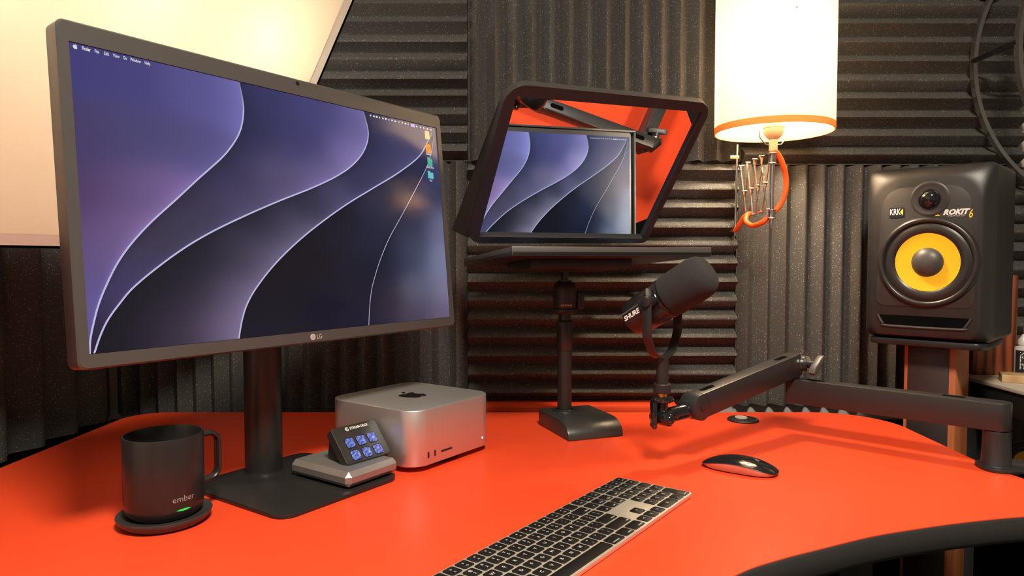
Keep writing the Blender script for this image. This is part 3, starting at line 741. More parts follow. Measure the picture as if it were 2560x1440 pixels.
# ================================================================== mouse
mo = thing('mouse', 'sleek glossy black wireless mouse with pale metal underside', 'mouse', (0.352, 1.062, 0), math.radians(-35))
Lm = 0.1135; nx_, ny_ = 40, 24
def mp_(i): return -Lm / 2 + Lm * (0.5 - 0.5 * math.cos(PI * i / nx_))
def half(x): return 0.0286 * max(0.0, 1 - abs(2 * x / Lm) ** 3.2) ** (1 / 2.6) + 0.0002
def ztop(x): k = 2 * x / Lm; return 0.0060 + 0.0156 * (1 - abs(k) ** 2.2) ** 0.9 * (1 + 0.06 * k)
def zedge(x): k = 2 * x / Lm; return 0.0050 + 0.0100 * (1 - k * k)
top_rings, low_rings = [], []
for i in range(nx_ + 1):
    x = mp_(i); h_ = half(x); zt, ze = max(ztop(x), zedge(x) + 0.0006), zedge(x)
    top_rings.append([(x, h_ * t, ze + (zt - ze) * (1 - abs(t) ** 2.3)) for t in [-1 + 2 * j / ny_ for j in range(ny_ + 1)]])
    xb = x * 0.93
    low_rings.append([(x, -h_ * 0.995, ze - 0.0004), (xb, -h_ * 0.93, 0.0026), (xb, -h_ * 0.82, 0.0010), (xb, h_ * 0.82, 0.0010), (xb, h_ * 0.93, 0.0026), (x, h_ * 0.995, ze - 0.0004)])
part('shell', MB().loft(top_rings, None, False, False, closed=False), GLOSSBLK, mo, ang=80)
part('edge_trim', MB().tube([(mp_(i), s_ * half(mp_(i)), zedge(mp_(i))) for s_, rg_ in ((-1, range(nx_ + 1)), (1, range(nx_ - 1, 0, -1))) for i in rg_], 0.0006, 8, closed=True), BLK, mo)
part('underside', MB().loft(low_rings, None, False, False, closed=False), ALU, mo, ang=80)
part('glide_rail', MB().box((0, -0.016, 0.0006), (0.085, 0.004, 0.0012)), RUB, mo, 0.0003)
part('glide_rail', MB().box((0, 0.016, 0.0006), (0.085, 0.004, 0.0012)), RUB, mo, 0.0003)
xm = 0.026
emblem('emblem', 0.0105, mat('grey_emblem', (0.10, 0.10, 0.10), 0.3, noise=0.02), mo, frame((xm, 0, ztop(xm) + 0.0005), (0, 1, 0), (-1, 0, 0.40)), 'dim grey fruit emblem')

# ================================================================== teleprompter
PY = math.radians(19.0)
stand = thing('prompter_stand', 'short black stand with wedge-shaped weighted base and ball head', 'stand', (0.1025, 1.348, 0), PY)
PYB = math.radians(20.5) - PY
MBs = Matrix.Rotation(PYB, 4, 'Z')
bw2, bd2, bh = 0.111, 0.140, 0.0315
mb = MB(); x0 = -0.0425; y0 = -0.1100
prof = [(0, 0), (bd2, 0), (bd2, bh), (0.042, bh), (0.026, bh - 0.0015), (0.014, bh - 0.006), (0.005, bh - 0.0145), (0.001, 0.010), (0, 0.004)]
n = len(prof)
mb.add([(x0 + s_ * bw2, y0 + y, z) for s_ in (0, 1) for y, z in prof], [tuple(range(n)), tuple(range(2 * n - 1, n - 1, -1))] + [(i, n + i, n + (i + 1) % n, (i + 1) % n) for i in range(n)])
part('base', mb, mat('black_cast_base', (0.034, 0.034, 0.032), 0.33, bump=0.06, bscale=500), stand, 0.002, M=MBs)
part('collar', MB().lathe([(0.0255, bh), (0.0250, bh + 0.0015), (0.0200, bh + 0.0022), (0.0185, bh + 0.0010), (0.016, bh + 0.003)], 40, None, False, False), BLKM, stand)
part('pole', MB().lathe([(0.0140, bh - 0.004), (0.0140, 0.175)], 32), BLKM, stand)
part('pole_sleeve', MB().lathe([(0.0150, 0.150), (0.0158, 0.152), (0.0158, 0.204), (0.0150, 0.206), (0.0120, 0.208), (0.0120, 0.222)], 32), BLKM, stand)
part('ball_head', MB().lathe([(0.0225, 0.222), (0.0245, 0.224), (0.0240, 0.230), (0.0222, 0.232), (0.0232, 0.262), (0.0222, 0.272), (0.0180, 0.280), (0.0130, 0.283), (0.0130, 0.286)], 40), BLK, stand)
part('ball_neck', MB().lathe([(0.0070, 0.284), (0.0070, 0.302), (0.021, 0.303), (0.021, 0.306)], 28), BLKM, stand)
kn = part('lock_knob', MB().box((0.0305, -0.004, 0.246), (0.016, 0.014, 0.034)), BLKM, stand, 0.004)
part('lock_screw', MB().cyl((0.018, -0.004, 0.248), (0.028, -0.004, 0.248), 0.004, 14), BLKM, stand)
part('head_lettering', MB(), None, stand) if False else None
text('lettering', 'neewo', 0.0082, mat('gold_print', (0.65, 0.45, 0.16), 0.4, noise=0.02), stand, frame((-0.0065, -0.02262, 0.2385), (1, -0.24, 0), (0, 0, 1)), shear=0.2)

# tray with the flat display; front edge higher than the back edge
PT = 0.0
ZF, ZB, TW, TD = 0.3312, 0.3125, 0.3805, 0.300          # underside heights, size
u = Vector((math.cos(PY), math.sin(PY), 0)); v = Vector((-math.sin(PY), math.cos(PY), 0))
A = Vector((0.0, 1.130, 0))
pr = thing('teleprompter', 'black teleprompter with hood, tilted mirror glass and flat tray', 'teleprompter', (0.1025, 1.348, 0.3060), PY)
base_w = Vector((0.1025, 1.348, 0))
a_l = Vector(((A - base_w).dot(u), (A - base_w).dot(v), 0))
sl = math.asin((ZF - ZB) / TD)
TRAY = frame((a_l.x, a_l.y, ZF - 0.3060), (1, 0, 0), (0, math.cos(sl), -math.sin(sl)))   # x along front edge, y to the back, z up
part('tray', MB().box((TW / 2, TD / 2, 0.004), (TW, TD, 0.008)), BLKM, pr, 0.001, M=TRAY)
part('tray_lip', MB().box((TW / 2, 0.002, 0.0085), (TW, 0.004, 0.0150)), GREY, pr, 0.0008, M=TRAY)
part('tray_side', MB().box((0.002, TD / 2 + 0.002, 0.0085), (0.004, TD - 0.006, 0.0140)), GREY, pr, 0.0008, M=TRAY)
part('tray_side', MB().box((TW - 0.002, TD / 2 + 0.002, 0.0085), (0.004, TD - 0.006, 0.0140)), GREY, pr, 0.0008, M=TRAY)
part('mount_block', MB().box((TW * 0.42, TD * 0.46, -0.0085), (0.200, 0.130, 0.017)), BLK, pr, 0.002, M=TRAY)
part('mount_plate', MB().box((0, 0, 0.0035), (0.05, 0.05, 0.007)), BLK, pr, 0.001)
# glass: bottom edge near the back of the tray, top leaning to the front
GT = math.radians(43.4); gw, gh = 0.3595, 0.305
gc = Vector((0.1028, 1.409, 0)); g_l = Vector(((gc - base_w).dot(u), (gc - base_w).dot(v), 0.3755 - 0.3060))
gy = math.radians(0.9); gx = Vector((math.cos(gy), math.sin(gy), 0)); gn = Vector((math.sin(gy), -math.cos(gy), 0))
GL = frame(g_l, gx, gn * math.sin(GT) + Vector((0, 0, math.cos(GT))))        # x right, y up the glass, z = face normal
zs = 1
MIR = bpy.data.materials.new('mirror_glass'); MIR.use_nodes = True
bn = MIR.node_tree.nodes['Principled BSDF']; bn.inputs['Base Color'].default_value = (0.74, 0.78, 0.84, 1); bn.inputs['Metallic'].default_value = 1.0; bn.inputs['Roughness'].default_value = 0.012
part('mirror_glass', MB().box((0, gh / 2, 0), (gw + 0.012, gh + 0.012, 0.003)), MIR, pr, M=GL, label='tilted mirror glass reflecting the screen below')
HOOD = mat('black_hood_cloth', (0.024, 0.022, 0.022), 0.6, bump=0.2, bscale=700)
fo = [(-gw / 2 - 0.024, -0.018), (gw / 2 + 0.014, -0.012), (gw / 2 + 0.014, gh + 0.019), (-gw / 2 - 0.020, gh + 0.022)]
fo_r = rpoly(fo, [0.034, 0.010, 0.030, 0.036], 8); fi_r = rpoly([(-gw / 2, 0), (gw / 2, 0), (gw / 2, gh), (-gw / 2, gh)], [0.002, 0.002, 0.002, 0.002], 8)
mb = MB(); nf = GL.to_3x3().col[2]
fz = 0.009
mb.loft([[(x, y, -0.006) for x, y in fo_r], [(x, y, fz - 0.002) for x, y in fo_r], [(x * 0.995, y, fz) for x, y in fo_r], [(x, y, fz) for x, y in fi_r], [(x, y, 0.0016) for x, y in fi_r]], None, False, False)
part('frame', mb, HOOD, pr, M=GL, ang=40)
# hood behind the glass: runs back from the frame and narrows to the lens opening
GLinv = GL.inverted()
def hood_ring(d, k, kz, dz):
    out = []
    mid = GL @ Vector((0, gh * 0.5, 0))
    for x, y in fo_r:
        p = GL @ Vector((x, y, -0.005))
        out.append(tuple(Vector((mid.x + (p.x - mid.x) * k, p.y + d, mid.z + (p.z - mid.z) * kz + dz))))
    return out
part('hood', MB().loft([hood_ring(0.0, 1.0, 1.0, 0), hood_ring(0.02, 0.985, 0.985, 0), hood_ring(0.045, 0.84, 0.96, -0.002), hood_ring(0.065, 0.72, 0.93, -0.004)], None, False, True), HOOD, pr, ang=40)
fl = [(-gw / 2 - 0.020, -0.012), (-gw / 2 - 0.018, gh * 0.96), (-gw / 2 - 0.016, gh * 0.90), (-gw / 2 - 0.016, -0.002)]
q0 = [GL @ Vector((x, y, -0.004)) for x, y in fl[:2]]
fr = [tuple(q0[0]), tuple(q0[1]), tuple(q0[1] + Vector((-0.004, 0.010, -0.006))), tuple(q0[0] + Vector((-0.010, 0.075, 0.016)))]
part('hood_flap', MB().loft([fr, [(x + 0.003, y, z) for x, y, z in fr]]), HOOD, pr)
# flat display lying on the tray
pd = thing('flat_display', 'thin flat display lying face up on the prompter tray, seen in its mirror glass', 'display', (0, 0, 0))
dW, dD = 0.362, 0.266
pw = (Matrix.Translation((0.1025, 1.348, 0.3060 + D0)) @ Matrix.Rotation(PY, 4, 'Z')) @ TRAY
DISPX, DISPY = 0.0070, 0.0060
pd.matrix_local = pw @ Matrix.Translation((DISPX, DISPY, 0.0082))
part('bezel', MB().loft([[(x + dW / 2, y + dD / 2, z) for x, y in rect(dW - s_, dD - s_, 0.006, 4)] for s_, z in ((0.002, 0), (0, 0.001), (0, 0.0062), (0.001, 0.0070))]), GREY, pd, ang=40)
sm = screen_mesh('lit_area', dW - 0.008, dD - 0.014, (1.36, 1.42, 1.26), rows=70, cols=16, line=0.0014, lw=(196, 205, 225))
# mirrored picture so that it reads upright in the glass
for vv in sm.vertices: vv.co.y = -vv.co.y
sm.flip_normals()
sm.materials.clear(); sm.materials.append(SCREENM2)
put('lit_area', sm, None, pd, Matrix.Translation((dW / 2, dD / 2 + 0.002, 0.0072)))
for k in range(18):
    part('menu_symbol', MB().prism(rect(0.0020 if k != 12 else 0.006, 0.0022, 0.0004, 2), 0, 0.0001), MENU, pd, M=Matrix.Translation((dW / 2 + (dW - 0.008) * (0.24 + 0.0135 * k), dD / 2 + 0.004 - (dD - 0.014) / 2 + 0.004, 0.0074)))

# ================================================================== microphone arm
ARMM = mat('anthracite_arm_metal', (0.021, 0.0205, 0.021), 0.40, 0.0, bump=0.04, bscale=1500)
arm = thing('boom_stand', 'low black two-part boom arm clamped to the desk edge', 'boom arm', (0.7545, 1.0715, 0))
ao = Vector((0.7545, 1.0715, 0))
L_ = lambda x, y, z: Vector((x, y, z)) - ao
part('clamp_plate', MB().prism(rpoly([(-0.032, -0.030), (0.075, -0.036), (0.080, 0.030), (-0.020, 0.030)], 0.024, 6), 0.0, 0.006), ARMM, arm, 0.0015)
part('clamp_jaw', MB().box((0.058, 0.0, -0.035), (0.012, 0.05, 0.07)), ARMM, arm, 0.002)
part('post', MB().lathe([(0.0215, 0.006), (0.0205, 0.008), (0.0185, 0.0590), (0.0175, 0.0598)], 40), ARMM, arm)
E_ = Vector((0.5205, 1.288, 0.0)); P_ = Vector((0.7545, 1.0715, 0.0))
d = (E_ - P_); ln = d.length; ang1 = math.atan2(d.y, d.x)
LA = Matrix.Rotation(ang1, 4, 'Z')
part('lower_arm', MB().prism(rpoly([(-0.0190, -0.0175), (ln + 0.006, -0.0155), (ln + 0.006, 0.0155), (-0.0190, 0.0175)], [0.016, 0.006, 0.006, 0.016], 8), 0.0605, 0.1050), ARMM, arm, 0.0022, M=LA)
part('cable_hole', MB().prism(rpoly([(0.042, -0.0055), (0.075, -0.0055), (0.075, 0.0055), (0.042, 0.0055)], 0.0052, 6), 0.1046, 0.1053), SHADOWM, arm, M=LA)  # flat black mark, painted as the shade inside a hole
part('cable_hole', MB().prism(rpoly([(ln - 0.060, -0.0055), (ln - 0.028, -0.0055), (ln - 0.028, 0.0055), (ln - 0.060, 0.0055)], 0.0052, 6), 0.1046, 0.1053), SHADOWM, arm, M=LA)
el = L_(E_.x, E_.y, 0)
EL = Matrix.Translation((el.x, el.y, 0))
part('elbow_pivot', MB().lathe([(0.0150, 0.105), (0.0150, 0.111), (0.0110, 0.114), (0.0110, 0.122)], 28, EL), BLK, arm)
UE, UL = Vector((0.519, 1.283, 0.1300)), Vector((0.2935, 1.108, 0.0905))
ud = (UE - UL); ul = ud.length; ux = ud.normalized(); uz = Vector((0, 0, 1)); us = ux.cross(uz).normalized(); uu_ = us.cross(ux)
UA = frame(L_(*UL), ux, uu_ * -1 if False else us * -1)    # x along arm, y sideways, z up-ish
if UA.to_3x3().col[2].z < 0: UA = frame(L_(*UL), ux, us)
part('upper_arm', MB().prism(rpoly([(0.004, -0.0145), (ul + 0.012, -0.0145), (ul + 0.012, 0.0145), (0.004, 0.0145)], 0.0035, 3), -0.0205, 0.0205), ARMM, arm, 0.0022, M=UA)
for x0_ in (0.018, ul - 0.052):
    part('cable_hole', MB().prism(rpoly([(x0_, -0.0055), (x0_ + 0.034, -0.0055), (x0_ + 0.034, 0.0055), (x0_, 0.0055)], 0.0052, 6), 0.0200, 0.0208), SHADOWM, arm, M=UA)  # holes are flat too, their inner shade is only colour
# elbow joint discs and wing knob
ks = us if us.y < 0 else -us     # sideways axis pointing to the camera side
e0 = L_(*UE)
part('elbow_disc', MB().cyl(e0 + ux * 0.004 - ks * 0.010, e0 + ux * 0.022 + ks * 0.0165, 0.0160, 28), BLK, arm, 0.001)
kc = e0 + ux * 0.018 + ks * 0.0165
part('knob_washer', MB().cyl(kc, kc + ks * 0.003, 0.0150, 28), STEEL, arm)
part('knob_shaft', MB().cyl(kc + ks * 0.003, kc + ks * 0.018, 0.0072, 20), ARMM, arm)
kx = (ux + uu_ * 0.55).normalized(); ky = ks.cross(kx)
KM = frame(kc + ks * 0.0225, kx, ky)
wing = [(-0.022, -0.0052), (-0.012, -0.0066), (0.0, -0.0060), (0.012, -0.0066), (0.024, -0.0020), (0.022, 0.0052), (0.012, 0.0066), (0.0, 0.0060), (-0.012, 0.0066), (-0.024, 0.0020)]
part('wing_knob', MB().prism(wing, -0.006, 0.006), GREY, arm, 0.0015, M=KM)
# front joint and microphone mount
j0 = L_(*UL)
part('front_disc', MB().cyl(j0 - ks * 0.0150, j0 + ks * 0.0165, 0.0215, 36), ARMM, arm, 0.001)
part('disc_screw', MB().cyl(j0 + ks * 0.0165, j0 + ks * 0.0180, 0.0060, 20), BLK, arm)
m0 = L_(0.2355, 1.082, 0.0780)
part('joint_barrel', MB().cyl(j0 - ux * 0.012 - uu_ * 0.004, m0 + ux * 0.006, 0.0120, 28), GLOSSBLK, arm, 0.002)
part('joint_clevis', MB().cyl(m0 - us * 0.017 , m0 + us * 0.017, 0.0125, 26), GLOSSBLK, arm, 0.003)
part('clevis_fork', MB().box((m0.x - 0.014, m0.y - 0.004, 0.0830), (0.009, 0.022, 0.044)), GLOSSBLK, arm, 0.004)
part('joint_ball', MB().lathe([(0.0, -0.0095), (0.0055, -0.0078), (0.0090, -0.003), (0.0095, 0.0), (0.0090, 0.003), (0.0055, 0.0078), (0.0, 0.0095)], 20, Matrix.Translation(m0 + ks * 0.014 - Vector((0, 0, 0.001))), False, False), GLOSSBLK, arm, ang=60)
mz = Matrix.Translation((m0.x + 0.0005, m0.y, 0))
part('mount_stem', MB().lathe([(0.0085, 0.080), (0.0085, 0.1030)], 22, mz), GLOSSBLK, arm)
part('mount_nut', MB().lathe([(0.0100, 0.1000), (0.0165, 0.1035), (0.0180, 0.1065), (0.0165, 0.1095), (0.0080, 0.1110)], 30, mz), GLOSSBLK, arm)
part('brass_thread', MB().lathe([(0.0075, 0.1105), (0.0075, 0.1165)], 20, mz), mat('brass', (0.75, 0.42, 0.12), 0.25, 1.0, noise=0.05), arm, label='brass screw thread')

# ================================================================== microphone
YC = Vector((0.2355, 1.082, 0.0))
mic = thing('microphone', 'black broadcast microphone with foam windscreen held in a yoke on the boom arm', 'microphone', (YC.x, YC.y, 0.1165))
ml = lambda p: Vector(p) - Vector((YC.x, YC.y, 0.1165))
part('thread_collar', MB().lathe([(0.0125, 0), (0.0138, 0.0010), (0.0138, 0.0135), (0.0125, 0.0150), (0.0095, 0.0152)], 36), BLK, mic)
part('yoke_stem', MB().lathe([(0.0094, 0.014), (0.0094, 0.0560)], 26), BLK, mic)
yp = Vector((0.68, 0.733, 0))                      # yoke width axis
pv = Vector((0, 0, 0.1450))                        # pivot height above the mic origin (local)
yw = 0.0460
ypts = rpoly([(-yw, 0.1500), (-yw, 0.0930), (-0.030, 0.0640), (-0.010, 0.0560), (0.010, 0.0560), (0.030, 0.0640), (yw, 0.0930), (yw, 0.1500)], [0, 0.03, 0.03, 0.01, 0.01, 0.03, 0.03, 0], 6)
side = Vector((yp.y, -yp.x, 0))
part('yoke', MB().band([yp * a_ + Vector((0, 0, b_)) for a_, b_ in ypts], 0.0150, 0.0030, side), BLK, mic, 0.0006)
ax = Vector((0.640, -0.560, 0.525)).normalized()
MM = frame(pv, (yp - ax * yp.dot(ax)), ax.cross(yp - ax * yp.dot(ax)))     # z axis = mic axis
if MM.to_3x3().col[2].dot(ax) < 0: MM = frame(pv, -(yp - ax * yp.dot(ax)), ax.cross(yp - ax * yp.dot(ax)))
MICM = mat('satin_black_mic_metal', (0.016, 0.015, 0.015), 0.28, 0.0, bump=0.03, bscale=1500)
part('body', MB().lathe([(0.0, -0.068), (0.019, -0.0675), (0.0255, -0.064), (0.0290, -0.056), (0.0305, -0.045), (0.0310, -0.020), (0.0305, 0.004), (0.0315, 0.0045), (0.0315, 0.0110), (0.029, 0.0115)], 48, MM, False, True), MICM, mic)
part('body_ring', MB().lathe([(0.0318, 0.0055), (0.0324, 0.0062), (0.0324, 0.0078), (0.0318, 0.0085)], 48, MM, False, False), GLOSSBLK, mic)
FOAMW = mat('windscreen_foam', (0.022, 0.022, 0.023), 0.95, noise=0.5, nscale=900, bump=0.6, bscale=1400)
part('windscreen', MB().lathe([(0.0300, 0.0115), (0.0325, 0.0125), (0.0332, 0.0160), (0.0335, 0.066), (0.0325, 0.075), (0.0300, 0.082), (0.0255, 0.0870), (0.0180, 0.0900), (0.0, 0.0910)], 56, MM, True, False), FOAMW, mic, ang=60)
for s_ in (-1, 1):
    c0 = pv + yp * (s_ * 0.0300)
    part('pivot_knob', MB().cyl(c0, pv + yp * (s_ * 0.0520), 0.0078, 20), BLK, mic, 0.0012)
    cl = pv + Vector((0, 0, 0.006)) + yp * (s_ * (yw - 0.001))
    part('pivot_clip', MB().box((cl.x, cl.y, cl.z + 0.006), (0.008, 0.008, 0.016)), STEEL, mic, 0.0015)
# lettering on the camera-left side of the body, running along its axis
mx_, my_, mz_ = (MM.to_3x3().col[i] for i in range(3))
sd = Vector((-0.42, -0.80, 0.30)); sd = (sd - ax * sd.dot(ax)).normalized()
def on_body(along, r=0.0313, tw=0.0):
    n_ = (sd * math.cos(tw) + ax.cross(sd) * math.sin(tw)).normalized()
    return frame(pv + ax * along + n_ * r, ax, n_.cross(ax))
text('lettering', 'SHURE', 0.0102, WHITE, mic, on_body(-0.0440, 0.0316, 0.16), shear=0.22, bold=0.0004)
text('lettering', 'LEGENDARY PERFORMANCE', 0.0027, GREYP, mic, on_body(-0.0440, 0.0316, -0.12))

# ================================================================== scissor wall lamp
LX, LY = 0.5300, 1.420
lamp = thing('scissor_lamp', 'wall lamp with glowing cream drum shade on a chrome scissor arm', 'lamp', (0.4960, 1.552, 0.385))
lo = Vector((0.4960, 1.552, 0.385)); ll = lambda x, y, z: Vector((x, y, z)) - lo
zb = 0.582; rs = 0.1153; hs = 0.38
SHD = Matrix.Translation(ll(LX, LY, 0))
part('shade', MB().lathe([(rs, zb + 0.012), (rs, zb + hs), (rs - 0.0012, zb + hs), (rs - 0.0012, zb + 0.012)], 72, SHD, False, False), SHADEM, lamp, label='glowing cream drum shade')
part('shade_trim', MB().lathe([(rs + 0.0003, zb + 0.0130), (rs + 0.0003, zb), (rs - 0.0022, zb), (rs - 0.0016, zb + 0.0130)], 72, SHD, False, False), TRIMM, lamp, label='orange trim band of the shade')
part('socket', MB().lathe([(0.006, zb - 0.038), (0.0085, zb - 0.036), (0.0085, zb - 0.014), (0.0140, zb - 0.009), (0.0200, zb - 0.001), (0.0205, zb + 0.008), (0.0215, zb + 0.009), (0.0215, zb + 0.014), (0.0170, zb + 0.016), (0.0170, zb + 0.045)], 28, SHD), mat('ivory_bakelite', (0.62, 0.50, 0.34), 0.4, noise=0.04), lamp)
BULBM = mat('warm_bulb', (0.9, 0.8, 0.6), 0.3, emit=BULB_E, ecol=(1.0, 0.79, 0.55))
part('bulb', MB().lathe([(0.012, 0.0), (0.015, 0.012), (0.026, 0.030), (0.030, 0.046), (0.026, 0.062), (0.014, 0.073), (0.0, 0.076)], 24, SHD @ Matrix.Translation((0, 0, zb + 0.085)), False, False), BULBM, lamp)
part('bulb_neck', MB().lathe([(0.0135, zb + 0.045), (0.0125, zb + 0.088)], 20, SHD), STEEL, lamp)
for s_ in (-1, 1):
    part('harp', MB().tube([ll(LX + s_ * x, LY, zb + z) for x, z in ((0.004, -0.024), (0.016, -0.023), (0.027, -0.010), (0.030, 0.012), (0.036, 0.06), (0.036, 0.13), (0.022, 0.18), (0.0, 0.195))], 0.0015, 8), STEEL, lamp)
for k in range(3):
    a_ = 2 * PI * k / 3 + 0.5
    part('shade_spoke', MB().cyl(ll(LX, LY, zb + 0.198), ll(LX + rs * math.cos(a_), LY + rs * math.sin(a_), zb + 0.21), 0.0014, 8), STEEL, lamp)
part('rod', MB().cyl(ll(LX - 0.0015, LY, 0.398), ll(LX, LY, zb - 0.034), 0.0042, 16), STEEL, lamp)
part('rod_tip', MB().lathe([(0.0, 0.3875), (0.0030, 0.391), (0.0036, 0.396), (0.0025, 0.402)], 14, Matrix.Translation(ll(LX - 0.0015, LY, 0)), False, True), STEEL, lamp)
for z0_, z1_ in ((0.4080, 0.4270), (0.519, 0.542)):
    part('rod_clamp', MB().lathe([(0.0092, z0_), (0.0092, z0_ + 0.002), (0.0074, z0_ + 0.003), (0.0074, z1_ - 0.003), (0.0092, z1_ - 0.002), (0.0092, z1_)], 22, Matrix.Translation(ll(LX - 0.001, LY, 0))), STEEL, lamp, 0.0004)
# wall bracket
part('wall_rod', MB().cyl(ll(0.4955, 1.548, 0.378), ll(0.4985, 1.548, 0.580), 0.0028, 14), STEEL, lamp)
BRK = mat('brass_bracket', (0.70, 0.56, 0.26), 0.3, 0.9, noise=0.05)
part('bracket_pin', MB().box(ll(0.4925, 1.5495, 0.5520), (0.020, 0.008, 0.0075)), BRK, lamp, 0.001)
part('bracket_pin', MB().box(ll(0.4985, 1.575, 0.5520), (0.007, 0.050, 0.006)), BRK, lamp, 0.001)
part('bracket_pin', MB().box(ll(0.4955, 1.575, 0.3900), (0.007, 0.050, 0.006)), BRK, lamp, 0.001)
# scissor arm: four crossing pairs folded out from the wall rod to the lamp rod
NS = 4
def at(f, z, off): return ll(0.5060 + (LX - 0.004 - 0.5060) * f + off, 1.540 + (LY + 0.012 - 1.540) * f, z + 0.012 * f)
zt, zo = 0.532, 0.416
BAR2 = mat('copper_tinted_steel', (0.50, 0.20, 0.12), 0.3, 0.9, noise=0.05)
for k in range(NS):
    f0, f1 = k / NS, (k + 1) / NS
    part('scissor_bar', MB().band([at(f0, zt, -0.003), at(f1, zo, -0.003)], 0.0058, 0.0022, (0.0, 1, 0.5)), STEEL, lamp)
    part('scissor_bar', MB().band([at(f0, zo, 0.003), at(f1, zt, 0.003)], 0.0046, 0.0016, (0.0, 1, -0.5)), BAR2, lamp)
    for f_, z_ in ((f0, zt), (f1, zo), ((f0 + f1) / 2, (zt + zo) / 2)):
        part('rivet', MB().cyl(at(f_, z_, -0.0058), at(f_, z_, 0.0048), 0.0026, 10), STEEL, lamp)
# orange cord sleeve
def spline(pts, sub=8): 
    out = []
    for i in range(len(pts) - 1):
        p0, p1, p2, p3 = (Vector(pts[max(0, min(len(pts) - 1, i + k))]) for k in (-1, 0, 1, 2))
        for s in range(sub):
            t_ = s / sub
            out.append(0.5 * (2 * p1 + (p2 - p0) * t_ + (2 * p0 - 5 * p1 + 4 * p2 - p3) * t_ * t_ + (3 * p1 - p0 - 3 * p2 + p3) * t_ ** 3))
    out.append(Vector(pts[-1])); return out
part('cord', MB().tube(spline([ll(LX + 0.005, LY, 0.545), ll(LX + 0.0185, LY + 0.002, 0.525), ll(LX + 0.0285, LY + 0.004, 0.490), ll(LX + 0.0275, LY + 0.006, 0.460), ll(LX + 0.018, LY + 0.010, 0.435), ll(LX + 0.003, LY + 0.014, 0.418),
                               ll(LX - 0.012, LY + 0.020, 0.403), ll(LX - 0.025, LY + 0.040, 0.397), ll(LX - 0.0340, LY + 0.055, 0.4050), ll(LX - 0.0290, LY + 0.068, 0.4190), ll(LX - 0.0190, LY + 0.080, 0.4240), ll(LX - 0.0260, LY + 0.095, 0.4170), ll(0.4990, 1.530, 0.4010), ll(0.4955, 1.545, 0.3900)]), 0.0055, 12), ORANGE, lamp, label='orange cord sleeve')

